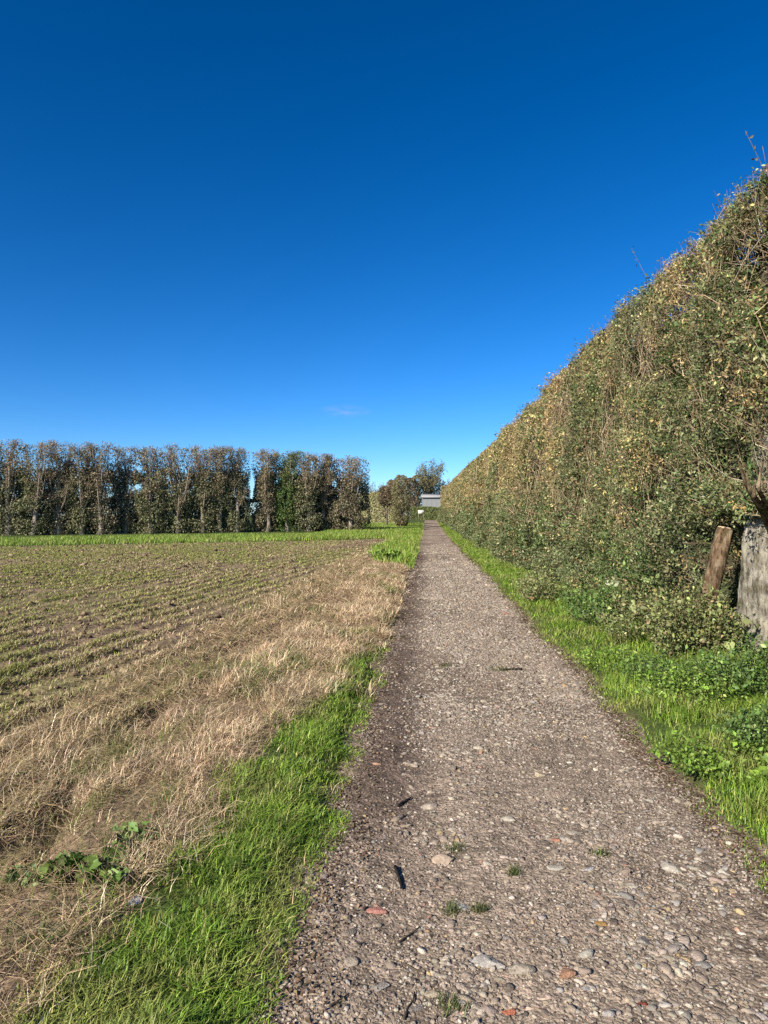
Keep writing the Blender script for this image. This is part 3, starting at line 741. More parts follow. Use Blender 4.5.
# dry stems showing on the face, clipped ends along the top
mb = MB()
def face_stems(n, y0, y1, lmin, lmax, r, zlo=.3):
    Y = np.exp(R.uniform(np.log(y0), np.log(y1), n)); zt = h_top(Y) - rise(Y)
    z = zlo + R.uniform(0, 1, n) ** .75 * (zt - zlo - .2)
    k = R.uniform(0, 1, n) < .25 + sstep(.45, .65, fbm(Y * .9, z * .7, seed=180)) * .9
    Y, z, zt = Y[k], z[k], zt[k]; m = len(Y)
    L = R.uniform(lmin, lmax, m)
    up = R.uniform(0, 1, m) < .7
    a = np.where(up, R.normal(1.45, .28, m), R.uniform(-.4, 3.4, m))
    z1 = np.minimum(z + np.sin(a) * L, zt + .05); Y1 = Y + np.cos(a) * L
    P0 = np.stack([h_face(Y, z) + R.uniform(-.08, .22, m), Y, rise(Y) + z], 1)
    P1 = np.stack([h_face(Y1, z1) + R.uniform(-.14, .12, m), Y1, rise(Y1) + z1], 1)
    rr = r * R.uniform(.5, 1.3, m) * np.clip(Y / 14, 1, 5) ** .8
    v, f = stems(P0, P1, R.normal(0, .05, (m, 3)), rr, rr * .5)
    mb.add(v, f, np.repeat(pick([(.40, .30, .18), (.30, .215, .125), (.46, .39, .27), (.2, .14, .09)], [4, 3, 2, 2], m, var=.2), 9, 0))
mb.V += mb2.V; mb.F += [f_ + 0 for f_ in mb2.F]; mb.C += mb2.C; mb.n += mb2.n
face_stems(11000, HY0, 26, .2, .75, .0045, 1.2)
face_stems(1000, 13, 45, .6, 1.7, .010, 1.3)
face_stems(15000, 16, HY1, .3, 1.6, .0062, 1.3)
n = 5200; Y = np.exp(R.uniform(np.log(HY0), np.log(110), n)); zt = h_top(Y) - rise(Y)
X = h_face(Y, zt) + R.uniform(-.05, .9, n)
P0 = np.stack([X, Y, rise(Y) + zt - .45], 1); P1 = P0 + np.stack([R.normal(-.06, .1, n), R.normal(0, .12, n), R.uniform(.25, .62, n)], 1)
rr = .005 * np.clip(Y / 14, 1, 4)
v, f = stems(P0, P1, R.normal(0, .02, (n, 3)), rr, rr * .5); mb.add(v, f, np.repeat(pick([(.36, .26, .15), (.24, .17, .10)], [3, 2], n), 9, 0))
# two long shoots above the clipped line
for (px, py, px2, py2, yy) in ((650, 292, 632, 248, 12.6), (672, 272, 664, 262, 11.8), (768, 190, 746, 130, 8.6), (735, 215, 725, 200, 9.3)):
    q0, q1 = at_depth(px, yy), at_depth(px2, yy); z0_, z1_ = top_z(py, q0), top_z(py2, q1)
    A_ = np.array([q0[0] + .1, q0[1], z0_ - .35]); B_ = np.array([q1[0], q1[1], z1_])
    v, f = stems(A_[None], B_[None], np.array([[.05, 0, .05]]), .006, .0025); mb.add(v, f, (.22, .15, .09))
    for s in np.linspace(.3, 1, 9):
        p = A_ + (B_ - A_) * s
        mb.add(*leaves(p[None] + R.normal(0, .03, (1, 3)), .055, np.array([[.15, .12, .05]])))
mb.build('stems', M_WOOD, hedge)

# ------------------------------------------------------------------ old trunk, broken limb, leaning log
def rough_tube(P, r, n, rng, bark, jit=.12, ridges=.10, rseed=0):
    """trunk with flutes: a finer tube displaced by ridge noise"""
    P = np.asarray(P, float); k = len(P)
    tt = np.linspace(0, k - 1, (k - 1) * 7 + 1)
    PP = np.stack([np.interp(tt, np.arange(k), P[:, j]) for j in range(3)], 1); rr = np.interp(tt, np.arange(k), r)
    v, f = tube(PP, rr, n, 0, rng)
    c0 = np.vstack([np.repeat(PP, n, 0), PP[:1], PP[-1:]])
    d = v - c0; a = np.arctan2(d[:, 1], d[:, 0])
    s = 1 + jit * (fbm(np.cos(a) * 2 + 5, np.sin(a) * 2, v[:, 2] * 1.6, seed=rseed) - .5) * 2 + ridges * (fbm(np.cos(a) * 7 + 5, np.sin(a) * 7, v[:, 2] * 2.2, seed=rseed + 3) - .5) * 2
    v = c0 + d * s[:, None]
    t = fbm(np.cos(a) * 3 + 9, np.sin(a) * 3, v[:, 2] * 3.5, seed=rseed + 7)
    c = np.array(bark) * (.7 + .6 * t)[:, None]
    lich = sstep(.56, .66, fbm(np.cos(a) * 5 + 2, np.sin(a) * 5, v[:, 2] * 6, seed=rseed + 9))[:, None]
    c = c * (1 - .4 * lich) + np.array([.36, .36, .27]) * .4 * lich
    return v, f, c

rng = np.random.default_rng(5)
q = at_depth(777, 8.1); tz = float(surf_z(q[0], q[1]))
old = thing('old_tree', 'thick pale grey old trunk with ivy at the right edge under the hedge', 'tree', (q[0], q[1], tz))
mb = MB(); mb.add(*rough_tube([(q[0] - .02, q[1], tz - .2), (q[0], q[1], tz + .35), (q[0] + .03, q[1], tz + 1.1), (q[0] + .08, q[1] + .03, tz + 1.9), (q[0] + .14, q[1] + .1, tz + 3.2)], [.43, .37, .33, .30, .2], 44, rng, (.345, .32, .27), .16, .30, rseed=500))
mb.build('trunk', M_BARK, old, smooth=True)
mb = MB(); qa, qm, qb = at_depth(784, 7.8), at_depth(766, 7.25), at_depth(752, 6.8)
for j in range(4):
    o_ = (j - 1.5) * .04
    mb.add(*rough_tube([(qa[0] + o_ * .3, qa[1] + .05, top_z(550, qa) + o_), (qm[0] + o_ * .5, qm[1], top_z(512, qm) + .3 * o_), (qb[0] + o_ * .9, qb[1], top_z(484 + 6 * j % 13, qb)), (qb[0] + o_ * 1.8 - .04, qb[1] - .06, top_z(462 + 11 * (j % 3), qb))], [.032, .028, .020, .007], 8, rng, (.36, .28, .19) if j % 2 else (.25, .18, .12), rseed=520 + j))
mb.build('broken_limb', M_BARK, old, smooth=True)
# ivy climbing the trunk
n = 3200; a = rng.uniform(0, 2 * np.pi, n); z = rng.uniform(0, 1, n) ** .6 * 2.5
nz = fbm(np.cos(a) * 1.6, np.sin(a) * 1.6, z * 1.7, seed=530); k = nz > np.interp(z, [0, 1.1, 1.7, 2.5], [.62, .60, .57, .52])
a, z = a[k], z[k]; rad = np.interp(z, [0, .4, 1.1, 1.9, 3], [.41, .38, .345, .315, .24]) + .03
P = np.stack([q[0] + .03 * z + np.cos(a) * rad, q[1] + np.sin(a) * rad, tz + z], 1)
mb = MB(); mb.add(*leaves(P, rng.uniform(.04, .065, len(P)), pick(*PAL_IVY, len(P), rng), out=np.stack([np.cos(a), np.sin(a), .3 + 0 * a], 1), outw=.7, aspect=.85, rng=rng))
mb.build('ivy', M_LEAF, old)

b0, b1 = at_depth(706, 8.45), at_depth(725, 8.6)
lz = float(surf_z(b0[0], b0[1]))
log = thing('leaning_log', 'cut brown log leaning in the hedge bottom left of the pale trunk', 'log', (b0[0], b0[1], lz))
ze_ = top_z(529, b1); P = [(b0[0] - .10 + (b1[0] - b0[0] + .10) * t, b0[1] + (b1[1] - b0[1]) * t + .012 * math.sin(5 * t), lz - .05 + (ze_ - lz + .05) * t) for t in (0, .35, .7, 1)]
mb = MB(); v, f, c_ = rough_tube(P, [.104, .100, .096, .09], 28, rng, (.24, .165, .105), .12, .2, 540); mb.add(v, f, c_)
mb.build('trunk', M_BARK, log, smooth=True)
mb = MB(); e = np.array(P[-1]); ax = unit(np.array(P[-1]) - np.array(P[-2])); v, f = tube([e - ax * .01, e + ax * .012, e + ax * .016], [.088, .084, .06], 16, .04, rng)
mb.add(v, f, (.42, .31, .2)); mb.build('cut_end', M_WOOD, log)

# ------------------------------------------------------------------ verge weeds and brambles
def leafy(name, label, cat, x, y, rx, ry, h, n, size, pal, seed, group=None, stem_col=(.12, .13, .05), nst=14, aspect=.62, z=None):
    rng = np.random.default_rng(seed)
    z0 = float(surf_z(x, y)) if z is None else z
    a = rng.uniform(0, 2 * np.pi, nst); r_ = np.sqrt(rng.uniform(0, 1, nst))
    S0 = np.stack([x + np.cos(a) * r_ * rx * .75, y + np.sin(a) * r_ * ry * .75, np.full(nst, z0 - .02)], 1)
    hh = h * (1 - .55 * r_ ** 2) * rng.uniform(.7, 1.05, nst)
    S1 = S0 + np.stack([np.cos(a) * r_ * rx * .3, np.sin(a) * r_ * ry * .3, hh], 1)
    v, f = stems(S0, S1, rng.normal(0, .02, (nst, 3)), .004, .002)
    mb = MB(); mb.add(v, f, np.array(stem_col))
    i = rng.integers(0, nst, n); s = rng.uniform(.15, 1.02, n) ** .7
    P = S0[i] + (S1[i] - S0[i]) * s[:, None] + rng.normal(0, 1, (n, 3)) * np.array([rx, ry, h * .5]) * .14
    P[:, 2] = np.maximum(P[:, 2], z0 + .015)
    mb.add(*leaves(P, size * np.exp(rng.normal(0, .42, n)), pick(*pal, n, rng, .3), out=(-.2, -.2, 1), outw=.4, aspect=aspect, rng=rng))
    return tag(mb.build(name, M_LEAF, loc=(x, y, z0)), label, cat, group)
P_NET = ([(.14, .23, .03), (.18, .28, .04), (.10, .165, .025), (.24, .30, .07)], [4, 3, 3, 2])
P_DRK = ([(.10, .17, .035), (.135, .22, .045), (.065, .11, .026), (.20, .26, .08)], [4, 3, 3, 1.5])
P_BRM = ([(.16, .19, .065), (.22, .235, .09), (.26, .20, .10), (.11, .13, .04), (.26, .29, .10)], [4, 4, 2, 2, 2])
gw = 'leafy weeds on the right verge'
W = [(690, 664, .50, .45, .30, 'bright green nettle patch at the foot of the leaning log', P_NET, 1500),
     (752, 664, .55, .45, .52, 'tall dark green weed clump directly below the pale old trunk', P_DRK, 2400),
     (736, 722, .45, .40, .17, 'yellow green low weed patch on the right verge below the dark weed clump', P_NET, 1200),
     (782, 712, .35, .40, .34, 'dark weed clump at the right edge of the photo beside the grass', P_DRK, 1300),
     (658, 652, .35, .35, .30, 'dark leafy weed patch left of the bright nettles, in front of the hedge', P_DRK, 900),
     (620, 636, .40, .5, .20, 'bright leafy patch in the grass under the sprawling bramble', P_NET, 800)]
for i, (px, py, rx, ry, h, lab, pal, n) in enumerate(W):
    d = 711 * (CAM_H - .2) / (py + 12 - 515); p = at_depth(px, d)
    leafy('weed_clump', lab, 'weeds', p[0], p[1], rx, ry, h, int(n * 2.2), .023, pal, 600 + i, gw, nst=46)
for i, (px, py, rx, ry, h, lab) in enumerate([
        (598, 606, .55, .8, .75, 'sprawling dark bramble bush at the hedge foot, halfway along the near verge'),
        (648, 622, .6, .6, .70, 'tangled olive bramble at the hedge foot left of the leaning log'),
        (696, 640, .50, .30, .80, 'dull bramble in front of the foot of the leaning log'),
        (536, 582, .45, 1.0, .6, 'grey green bramble spilling onto the verge, farthest of the three near brambles')]):
    d = 711 * (CAM_H - .1) / (py + 14 - 515); p = at_depth(px, d)
    leafy('bramble', lab, 'bramble', p[0], p[1], rx, ry, h, 4200, .034, P_BRM if i else P_DRK, 640 + i, 'brambles at the hedge foot', (.28, .19, .11), 30)

# left foreground weed and grass tufts on the track
def at_ground(px, py, dz=0.0):
    d = F_PX * (CAM_H - dz) / (py - 512.0); f = Fw * d + Rt * ((px - 384) / F_PX * d); return f[0], f[1]
x, y = at_ground(92, 890); leafy('broadleaf_weed', 'broad leaved green weed growing among dead grass in the left foreground', 'weeds', x, y, .2, .13, .14, 320, .032, ([(.14, .22, .04), (.09, .16, .03), (.2, .27, .07)], [3, 3, 2]), 660, aspect=.85)
x, y = at_ground(45, 885); leafy('broadleaf_weed', 'small dark leaved weed at the left edge beside the broad leaved one', 'weeds', x, y, .16, .10, .09, 220, .024, P_DRK, 661)
x, y = at_ground(140, 858); leafy('broadleaf_weed', 'dark seedling weed with bare stalks behind the grey stone', 'weeds', x, y, .14, .14, .15, 160, .024, P_DRK, 662, nst=9, stem_col=(.3, .22, .14))
x, y = at_ground(385, 560); leafy('weed_clump', 'round green weed clump on the left verge by the far corner of the field', 'weeds', x, y, .5, .7, .5, 700, .11, P_NET, 663)

TUFT = [(456, 845, .05, 'green grass tuft behind the pale flat stone on the track'),
        (452, 906, .035, 'thin grass tuft left of the small white stone on the track'),
        (480, 906, .03, 'small grass tuft right of the small white stone on the track'),
        (449, 1000, .05, 'green grass tuft at the bottom edge of the track'),
        (514, 872, .025, 'tiny grass sprig alone in the middle of the track'),
        (446, 663, .09, 'far grass tuft on the left half of the track'),
        (498, 667, .12, 'dark low grass tuft on the middle of the track'),
        (600, 852, .03, 'sparse grass sprig on the right half of the track')]
for i, (px, py, s, lab) in enumerate(TUFT):
    rng = np.random.default_rng(700 + i); x, y = at_ground(px, py); z = float(path_z(x, y))
    n = 90; P = np.stack([x + rng.normal(0, s * .6, n), y + rng.normal(0, s * .5, n), np.full(n, z - .004)], 1)
    mb = MB(); mb.add(*blades(P, rng.uniform(.015, .045, n) * (1 + s * 4), .0028 * (1 + s * 6), rng.uniform(.3, 1.2, n), pick([(.09, .12, .03), (.13, .15, .05), (.22, .18, .08)], [3, 2, 1], n, rng), rng=rng))
    tag(mb.build('grass_tuft', M_GRASS, loc=(x, y, z)), lab, 'grass tuft', 'grass tufts on the track')

# ------------------------------------------------------------------ single stones, brick pieces and twigs lying on the track
sv, sf = ico(2)
def rock(px, py, wpx, col, label, seed, name='stone', cat='stone', flat=.5, group='larger stones on the track'):
    rng = np.random.default_rng(seed); x, y = at_ground(px, py); z = float(surf_z(x, y))
    r = wpx / F_PX * y / 2
    v = sv.copy()
    for _ in range(14):   # facet by cutting with random planes
        d = unit(rng.normal(size=3)); lim = rng.uniform(.36, .74); p = v @ d
        v = v - np.outer(np.maximum(p - lim, 0), d)
    v = v * (1 + .06 * (fbm(v[:, 0] * 3 + seed, v[:, 1] * 3, v[:, 2] * 3, seed=seed)[:, None] - .5)) * np.array([1.1, .8, flat * .62]) * r * 1.42
    a = rng.uniform(-.7, .7); v = v @ np.array([[math.cos(a), math.sin(a), 0], [-math.sin(a), math.cos(a), 0], [0, 0, 1]])
    o = mesh_obj(name, v + np.array([0, 0, r * flat * .18]), sf, M_STONE, np.array(col) * .72 * np.exp(rng.normal(0, .12, (len(v), 1))), smooth=False)
    o.location = (x, y, z); return tag(o, label, cat, group)
TANS, GRY, WHT, BRK, OCH, DRKS = (.40, .31, .22), (.30, .28, .27), (.42, .40, .37), (.42, .16, .09), (.42, .26, .10), (.17, .14, .12)
for i, (px, py, w, c_, lab) in enumerate([
        (446, 855, 22, (.46, .35, .25), 'flat pale tan stone beside a grass tuft on the track'),
        (461, 902, 13, WHT, 'small upright white stone between two grass tufts'),
        (486, 957, 28, (.45, .41, .35), 'long pale grey stone near the bottom middle of the track'),
        (518, 965, 26, (.36, .30, .23), 'flat dull tan stone right of the long pale grey stone'),
        (380, 980, 17, (.36, .31, .26), 'rounded grey tan stone near the bottom left of the track'),
        (588, 985, 9, WHT, 'tiny bright white stone among dark gravel at the lower right'),
        (572, 830, 14, (.5, .42, .32), 'pale stone on the track centre, behind the flat tan stone'),
        (555, 866, 13, (.52, .46, .36), 'pale angular stone near the middle of the track'),
        (588, 868, 10, WHT, 'small white flint on the right half of the track'),
        (669, 862, 22, (.48, .42, .33), 'long pale stone toward the right edge of the track'),
        (632, 884, 14, (.46, .40, .31), 'blunt pale stone left of the long pale stone'),
        (508, 815, 12, (.5, .44, .34), 'pale wedge shaped stone up the middle of the track'),
        (427, 800, 16, (.45, .37, .28), 'wide tan stone on the left half of the track'),
        (412, 760, 14, (.46, .37, .27), 'tan stone on the left wheel rut of the track'),
        (540, 772, 14, (.5, .40, .27), 'buff stone in the middle of the track beyond the foreground'),
        (643, 940, 18, (.38, .33, .27), 'broad dull stone on the dark lower right of the track'),
        (700, 955, 16, (.36, .32, .27), 'grey stone near the lower right corner of the track'),
        (415, 1000, 15, (.33, .28, .23), 'dull stone left of the bottom grass tuft')]):
    rock(px, py, w, c_, lab, 800 + i)
for i, (px, py, w, c_, lab) in enumerate([
        (508, 1006, 14, (.50, .17, .09), 'orange red brick fragment at the bottom edge of the track'),
        (379, 906, 17, (.46, .21, .16), 'pinkish red brick piece near the left edge of the track'),
        (640, 999, 10, (.33, .09, .05), 'dark red brick fragment at the lower right of the track'),
        (566, 972, 17, (.40, .22, .13), 'dull brown brick piece near the bottom of the track'),
        (601, 920, 11, (.46, .27, .09), 'ochre coloured brick chip on the right half of the track'),
        (556, 838, 10, (.42, .20, .12), 'faded red brick chip in the middle of the track')]):
    rock(px, py, w, c_, lab, 840 + i, 'brick_fragment', 'brick piece', .5, 'brick pieces on the track')
rock(138, 910, 17, (.42, .40, .41), 'pale grey stone in the dead grass at the left', 860, group='larger stones on the track')
def twig(px0, py0, px1, py1, r, col, label, seed):
    rng = np.random.default_rng(seed); (x0, y0), (x1, y1) = at_ground(px0, py0), at_ground(px1, py1)
    t = np.linspace(0, 1, 7); X = x0 + (x1 - x0) * t + rng.normal(0, .003, 7); Y = y0 + (y1 - y0) * t + rng.normal(0, .004, 7)
    Z = surf_z(X, Y) + r * 1.0 + .004; v, f = tube(np.stack([X, Y, Z], 1), r * np.linspace(1.05, .6, 7), 7, .15, rng)
    o = mesh_obj('twig', v, f, M_WOOD, np.array(col), loc=(x0, y0, float(Z[0])), smooth=True)
    tag(o, label, 'twig', 'twigs lying on the track')
for i, t in enumerate([(395, 863, 402, 884, .0085, (.02, .016, .013), 'thick black twig lying lengthwise on the left half of the track'),
                       (397, 801, 411, 792, .007, (.035, .026, .02), 'short black twig slanting on the left half of the track'),
                       (398, 936, 420, 921, .004, (.06, .042, .03), 'thin brown twig slanting below the pinkish brick piece'),
                       (330, 1003, 348, 992, .004, (.05, .038, .028), 'thin dark twig near the bottom left of the track'),
                       (403, 958, 425, 968, .003, (.10, .075, .05), 'fine pale twig left of the long grey stone'),
                       (500, 668, 522, 666, .012, (.06, .045, .035), 'dark stick lying across the far middle of the track'),
                       (405, 1010, 416, 985, .004, (.06, .045, .03), 'bent dark twig beside the dull stone at the bottom')]):
    twig(*t, 880 + i)

# ------------------------------------------------------------------ far end of the track
def shrub(name, label, cat, px0, px1, top, yy, pal, seed, n, size, group=None, thick=2.0, trunk=True, bot=0.0, shape=.35, ground_dz=0.0):
    rng = np.random.default_rng(seed); pa, pb = at_depth(px0, yy), at_depth(px1, yy); c_ = (pa + pb) / 2; w = np.linalg.norm(pb - pa) / 2
    z0 = float(ground_z(c_[0], c_[1])); h = top_z(top, c_) - z0
    root = thing(name, label, cat, (c_[0], c_[1], z0), group)
    if trunk:
        tr, lm, tips = grow((c_[0], c_[1], z0), h * .95, rng, r0=.05 * h ** .7, spread=w * .8, fork=.2, n_limb=10, twig=10, bark=(.16, .125, .09), flat=True)
        tr.build('trunk', M_WOOD, root, smooth=True); lm.build('branches', M_WOOD, root)
    z = bot * h + rng.uniform(0, 1, n) * h * (1 - bot); a = rng.uniform(0, 2 * np.pi, n)
    prof = np.clip(1 - np.abs((z / h - (.5 + bot / 2)) / (.5 - bot / 2 + .02)) ** (1 / shape), 0, 1) ** .5
    rad = np.sqrt(rng.uniform(.15, 1, n)) * prof * (.72 + .55 * fbm(np.cos(a) * 1.5 + seed, np.sin(a) * 1.5, z * .6, seed=seed))
    P = np.stack([c_[0] + np.cos(a) * rad * w, c_[1] + np.sin(a) * rad * thick, z0 + z], 1)
    k = fbm(P[:, 0] * 1.1, P[:, 1] * 1.1, P[:, 2] * 1.1, seed=seed + 1) > .4; P = P[k]; m = len(P)
    mb = MB(); mb.add(*leaves(P, size * np.exp(rng.normal(0, .25, m)), pick(*pal, m, rng, .28), rng=rng)); mb.build('crown', M_LEAF, root)
    return root
P_OLV = ([(.22, .195, .085), (.16, .15, .065), (.29, .225, .12), (.12, .12, .045)], [4, 3, 2, 2])
P_BRN = ([(.19, .135, .08), (.13, .10, .055), (.26, .185, .11), (.12, .115, .05)], [4, 3, 2, 2])
P_PAL = ([(.36, .34, .16), (.28, .28, .12), (.42, .35, .19)], [4, 3, 2])
P_GRN = ([(.21, .24, .085), (.16, .20, .06), (.29, .30, .12)], [4, 3, 2])
shrub('clipped_bush', 'tall narrow clipped bush beside the track at the far end of the left verge', 'bush', 391, 411, 475, 79, P_OLV, 900, 8000, .15, thick=1.4, shape=.3)
shrub('clipped_bush', 'flat topped brown bush standing just left of the tall narrow bush', 'bush', 377, 397, 486, 86, P_BRN, 901, 3800, .18, thick=1.4, bot=.5, shape=.3)
def low_hedge(name, label, A, B, h, t, pal, seed, n, size):
    rng = np.random.default_rng(seed); A, B = np.array(A), np.array(B); e = B - A; L = np.linalg.norm(e); e /= L; nn = np.array([-e[1], e[0]])
    c_ = (A + B) / 2; z0 = float(ground_z(*c_)); root = thing(name, label, 'hedge', (c_[0], c_[1], z0))
    s = rng.uniform(0, L, n); z = rng.uniform(0, 1, n); w = rng.uniform(-1, 1, n)
    hh = h * (.9 + .25 * fbm(s * .4, 1., seed=seed)); tt = t * (.8 + .4 * fbm(s * .8, z * 2, seed=seed + 2))
    side = rng.uniform(0, 1, n) < .8
    w = np.where(side, np.sign(w) * rng.uniform(.8, 1, n), w); z = np.where(side, z, rng.uniform(.92, 1.02, n))
    P = np.stack([A[0] + e[0] * s + nn[0] * w * tt, A[1] + e[1] * s + nn[1] * w * tt, z0 + z * hh], 1)
    mb = MB(); mb.add(*leaves(P, size * np.exp(rng.normal(0, .25, n)), pick(*pal, n, rng, .25), rng=rng)); mb.build('foliage', M_LEAF, root)
    m = 160; s = rng.uniform(0, L, m); P0 = np.stack([A[0] + e[0] * s, A[1] + e[1] * s, np.full(m, z0 - .05)], 1); P1 = P0 + np.stack([rng.normal(0, .4, m), rng.normal(0, .4, m), rng.uniform(.6, .95, m) * h], 1)
    v, f = stems(P0, P1, rng.normal(0, .05, (m, 3)), .03, .012); mb = MB(); mb.add(v, f, (.11, .085, .06)); mb.build('stems', M_WOOD, root)
low_hedge('side_hedge', 'pale olive hedge running left behind the end of the tree row', at_depth(350, 106), at_depth(400, 98), 4.3, .9, P_PAL, 910, 26000, .2)
low_hedge('scrub_hedge', 'dark scrubby growth filling the gaps behind the trunks of the tree row', np.array(HA) + [-2.2, .2], np.array(HB) + [-1.6, 2.2], 3.0, .7, P_OLV, 912, 42000, .14)
low_hedge('end_hedge', 'low green hedge crossing in front of the grey barn', at_depth(411, 134), at_depth(447, 136), 2.5, .8, P_GRN, 911, 14000, .2)
for i, (a, b, tp, yy, pal, lab, kw) in enumerate([
        (402, 420, 478, 168, P_BRN, 'dark brown tree left of the barn, behind the tall narrow bush', dict(shape=.4)),
        (408, 429, 475, 172, P_OLV, 'dull olive tree directly behind the left end of the barn', dict(shape=.4)),
        (422, 447, 477, 182, P_BRN, 'low brown tree rising behind the barn roof', dict(shape=.4)),
        (383, 402, 480, 150, P_BRN, 'hazy brown thicket tree beyond the pale olive hedge', dict(shape=.5))]):
    shrub('far_tree', lab, 'tree', a, b, tp, yy, pal, 920 + i, 5000, .34, 'trees beyond the end of the track', thick=3.2, bot=.08, **kw)
def round_tree(px0, px1, top, yy, label, seed, pal, leafn, bare=False):
    rng = np.random.default_rng(seed); c_ = (at_depth(px0, yy) + at_depth(px1, yy)) / 2; w = (px1 - px0) / F_PX * yy / 2
    z0 = float(ground_z(*c_)); h = top_z(top, c_) - z0
    root = thing('far_tree', label, 'tree', (c_[0], c_[1], z0), 'trees beyond the end of the track')
    tr, lm, tips = grow((c_[0], c_[1], z0), h, rng, r0=.3, spread=w * .85, fork=.42, n_limb=26, twig=22, bark=(.15, .12, .095), flat=False, twig_up=.8, twig_len=.5)
    tr.build('trunk', M_WOOD, root, smooth=True); lm.build('branches', M_WOOD, root)
    if leafn:
        q_ = tips[rng.integers(0, len(tips), leafn)] + rng.normal(0, .4, (leafn, 3))
        cc_ = np.array([c_[0], c_[1], z0 + h * .72]); d = (q_ - cc_) / np.array([w, w, h * .3]); q_ = q_[np.sum(d * d, 1) < 1.15]
        mb = MB(); mb.add(*leaves(q_, .3 * np.exp(rng.normal(0, .25, len(q_))), pick(*pal, len(q_), rng, .25), rng=rng)); mb.build('crown', M_LEAF, root)
round_tree(415, 447, 457, 176, 'tall round headed tree standing above the barn at the end of the track', 930, P_OLV, 5200)
for i, (a, b, tp, lab) in enumerate([(362, 380, 481, 'bare far tree just right of the row of clipped trees'), (374, 394, 478, 'bare far tree above the pale olive hedge'),
                                     (388, 406, 479, 'bare far tree left of the dark brown tree, behind the bush'), (440, 456, 476, 'bare far tree at the end of the tall hedge')]):
    round_tree(a, b, tp, 195, lab, 940 + i, P_BRN, 500)

# ------------------------------------------------------------------ barn and board at the end
bx0, bx1 = at_depth(422, 150)[0], at_depth(422, 150)[0] + 7.0
by0, by1 = 150.0, 158.0; gz = float(ground_z(2, 150)); ez = top_z(497, (1, 150)); rz = top_z(494.6, (1, 154))
barn = thing('barn', 'small grey metal clad barn with pale roof at the end of the track', 'barn', ((bx0 + bx1) / 2, by0, gz))
def box(mb, x0, x1, y0, y1, z0, z1, c):
    v = [(x0, y0, z0), (x1, y0, z0), (x1, y1, z0), (x0, y1, z0), (x0, y0, z1), (x1, y0, z1), (x1, y1, z1), (x0, y1, z1)]
    mb.add(v, [(0, 3, 2, 1), (4, 5, 6, 7), (0, 1, 5, 4), (1, 2, 6, 5), (2, 3, 7, 6), (3, 0, 4, 7)], c)
mb = MB(); nrib = 26; xs_ = np.linspace(bx0, bx1, nrib * 4 + 1)
dy = np.tile([0, 0, .05, .05], nrib + 1)[:len(xs_)]
v = np.concatenate([np.stack([xs_, by0 + dy, np.full_like(xs_, gz - .2)], 1), np.stack([xs_, by0 + dy, np.full_like(xs_, ez)], 1)]); i = np.arange(len(xs_) - 1)
mb.add(v, np.stack([i, i + 1, i + 1 + len(xs_), i + len(xs_)], 1), (.21, .215, .215))
mz = (by0 + by1) / 2
for X_ in (bx0, bx1):
    mb.add([(X_, by0 + .01, gz - .2), (X_, by1, gz - .2), (X_, by1, ez), (X_, by0 + .01, ez)], [(0, 1, 2, 3)], (.27, .28, .29))
    mb.add([(X_, by0, ez), (X_, by1, ez), (X_, mz, rz), (X_, mz, rz)], [(0, 1, 2, 3)], (.27, .28, .29))
mb.add([(bx0, by1, gz - .2), (bx1, by1, gz - .2), (bx1, by1, ez), (bx0, by1, ez)], [(0, 1, 2, 3)], (.27, .28, .29))
mb.build('wall', M_PAINT, barn)
mb = MB()
for (ya, yb) in ((by0 - .3, mz), (by1 + .3, mz)):
    dz = (rz - ez) * .3 / (mz - by0)
    v = [(bx0 - .2, ya, ez - dz + .03), (bx1 + .2, ya, ez - dz + .03), (bx1 + .2, yb, rz + .03), (bx0 - .2, yb, rz + .03)]
    v2 = [(a_, b_, c_ + .12) for a_, b_, c_ in v]
    mb.add(v + v2, [(0, 3, 2, 1), (4, 5, 6, 7), (0, 1, 5, 4), (1, 2, 6, 5), (2, 3, 7, 6), (3, 0, 4, 7)], (.27, .27, .26))
mb.build('roof', M_PAINT, barn)
mb = MB(); box(mb, bx0 - .1, bx1 + .1, by0 - .42, by0 - .31, ez - .12, ez + .02, (.25, .25, .24)); mb.build('gutter', M_PAINT, barn)
p = at_depth(421, 124); gz = float(ground_z(*p))
sg = thing('notice_board', 'small blank white board on two posts at the end of the track', 'sign', (p[0], p[1], gz))
mb = MB(); zc = top_z(512, p); box(mb, p[0] - .5, p[0] + .5, p[1] - .02, p[1] + .02, zc - .3, zc + .3, (.6, .58, .5)); mb.build('board', M_PAINT, sg)
for s in (-.42, .42):
    mb = MB(); box(mb, p[0] + s - .04, p[0] + s + .04, p[1] + .024, p[1] + .10, gz - .1, zc + .3, (.3, .24, .17)); mb.build('post', M_WOOD, sg)

# ------------------------------------------------------------------ sky, sun, camera
SUN_EL = 31.0
sd = np.array([-math.cos(math.radians(SUN_AZ)), -math.sin(math.radians(SUN_AZ))]) * math.cos(math.radians(SUN_EL))
sun_dir = Vector((sd[0], sd[1], math.sin(math.radians(SUN_EL))))
W_ = bpy.data.worlds.new('World'); sc.world = W_; W_.use_nodes = True; nt = W_.node_tree; nt.nodes.clear()
out = nt.nodes.new('ShaderNodeOutputWorld'); bg = nt.nodes.new('ShaderNodeBackground'); bg.inputs['Strength'].default_value = 0.10
sky = nt.nodes.new('ShaderNodeTexSky'); sky.sky_type = 'NISHITA'; sky.sun_disc = False
sky.sun_elevation = math.radians(SUN_EL); sky.sun_rotation = math.atan2(sun_dir.x, sun_dir.y)
sky.air_density = 0.7; sky.dust_density = 0.3; sky.ozone_density = 5.0; sky.altitude = 0
pre = nt.nodes.new('ShaderNodeVectorMath'); pre.operation = 'SCALE'; pre.inputs['Scale'].default_value = .1
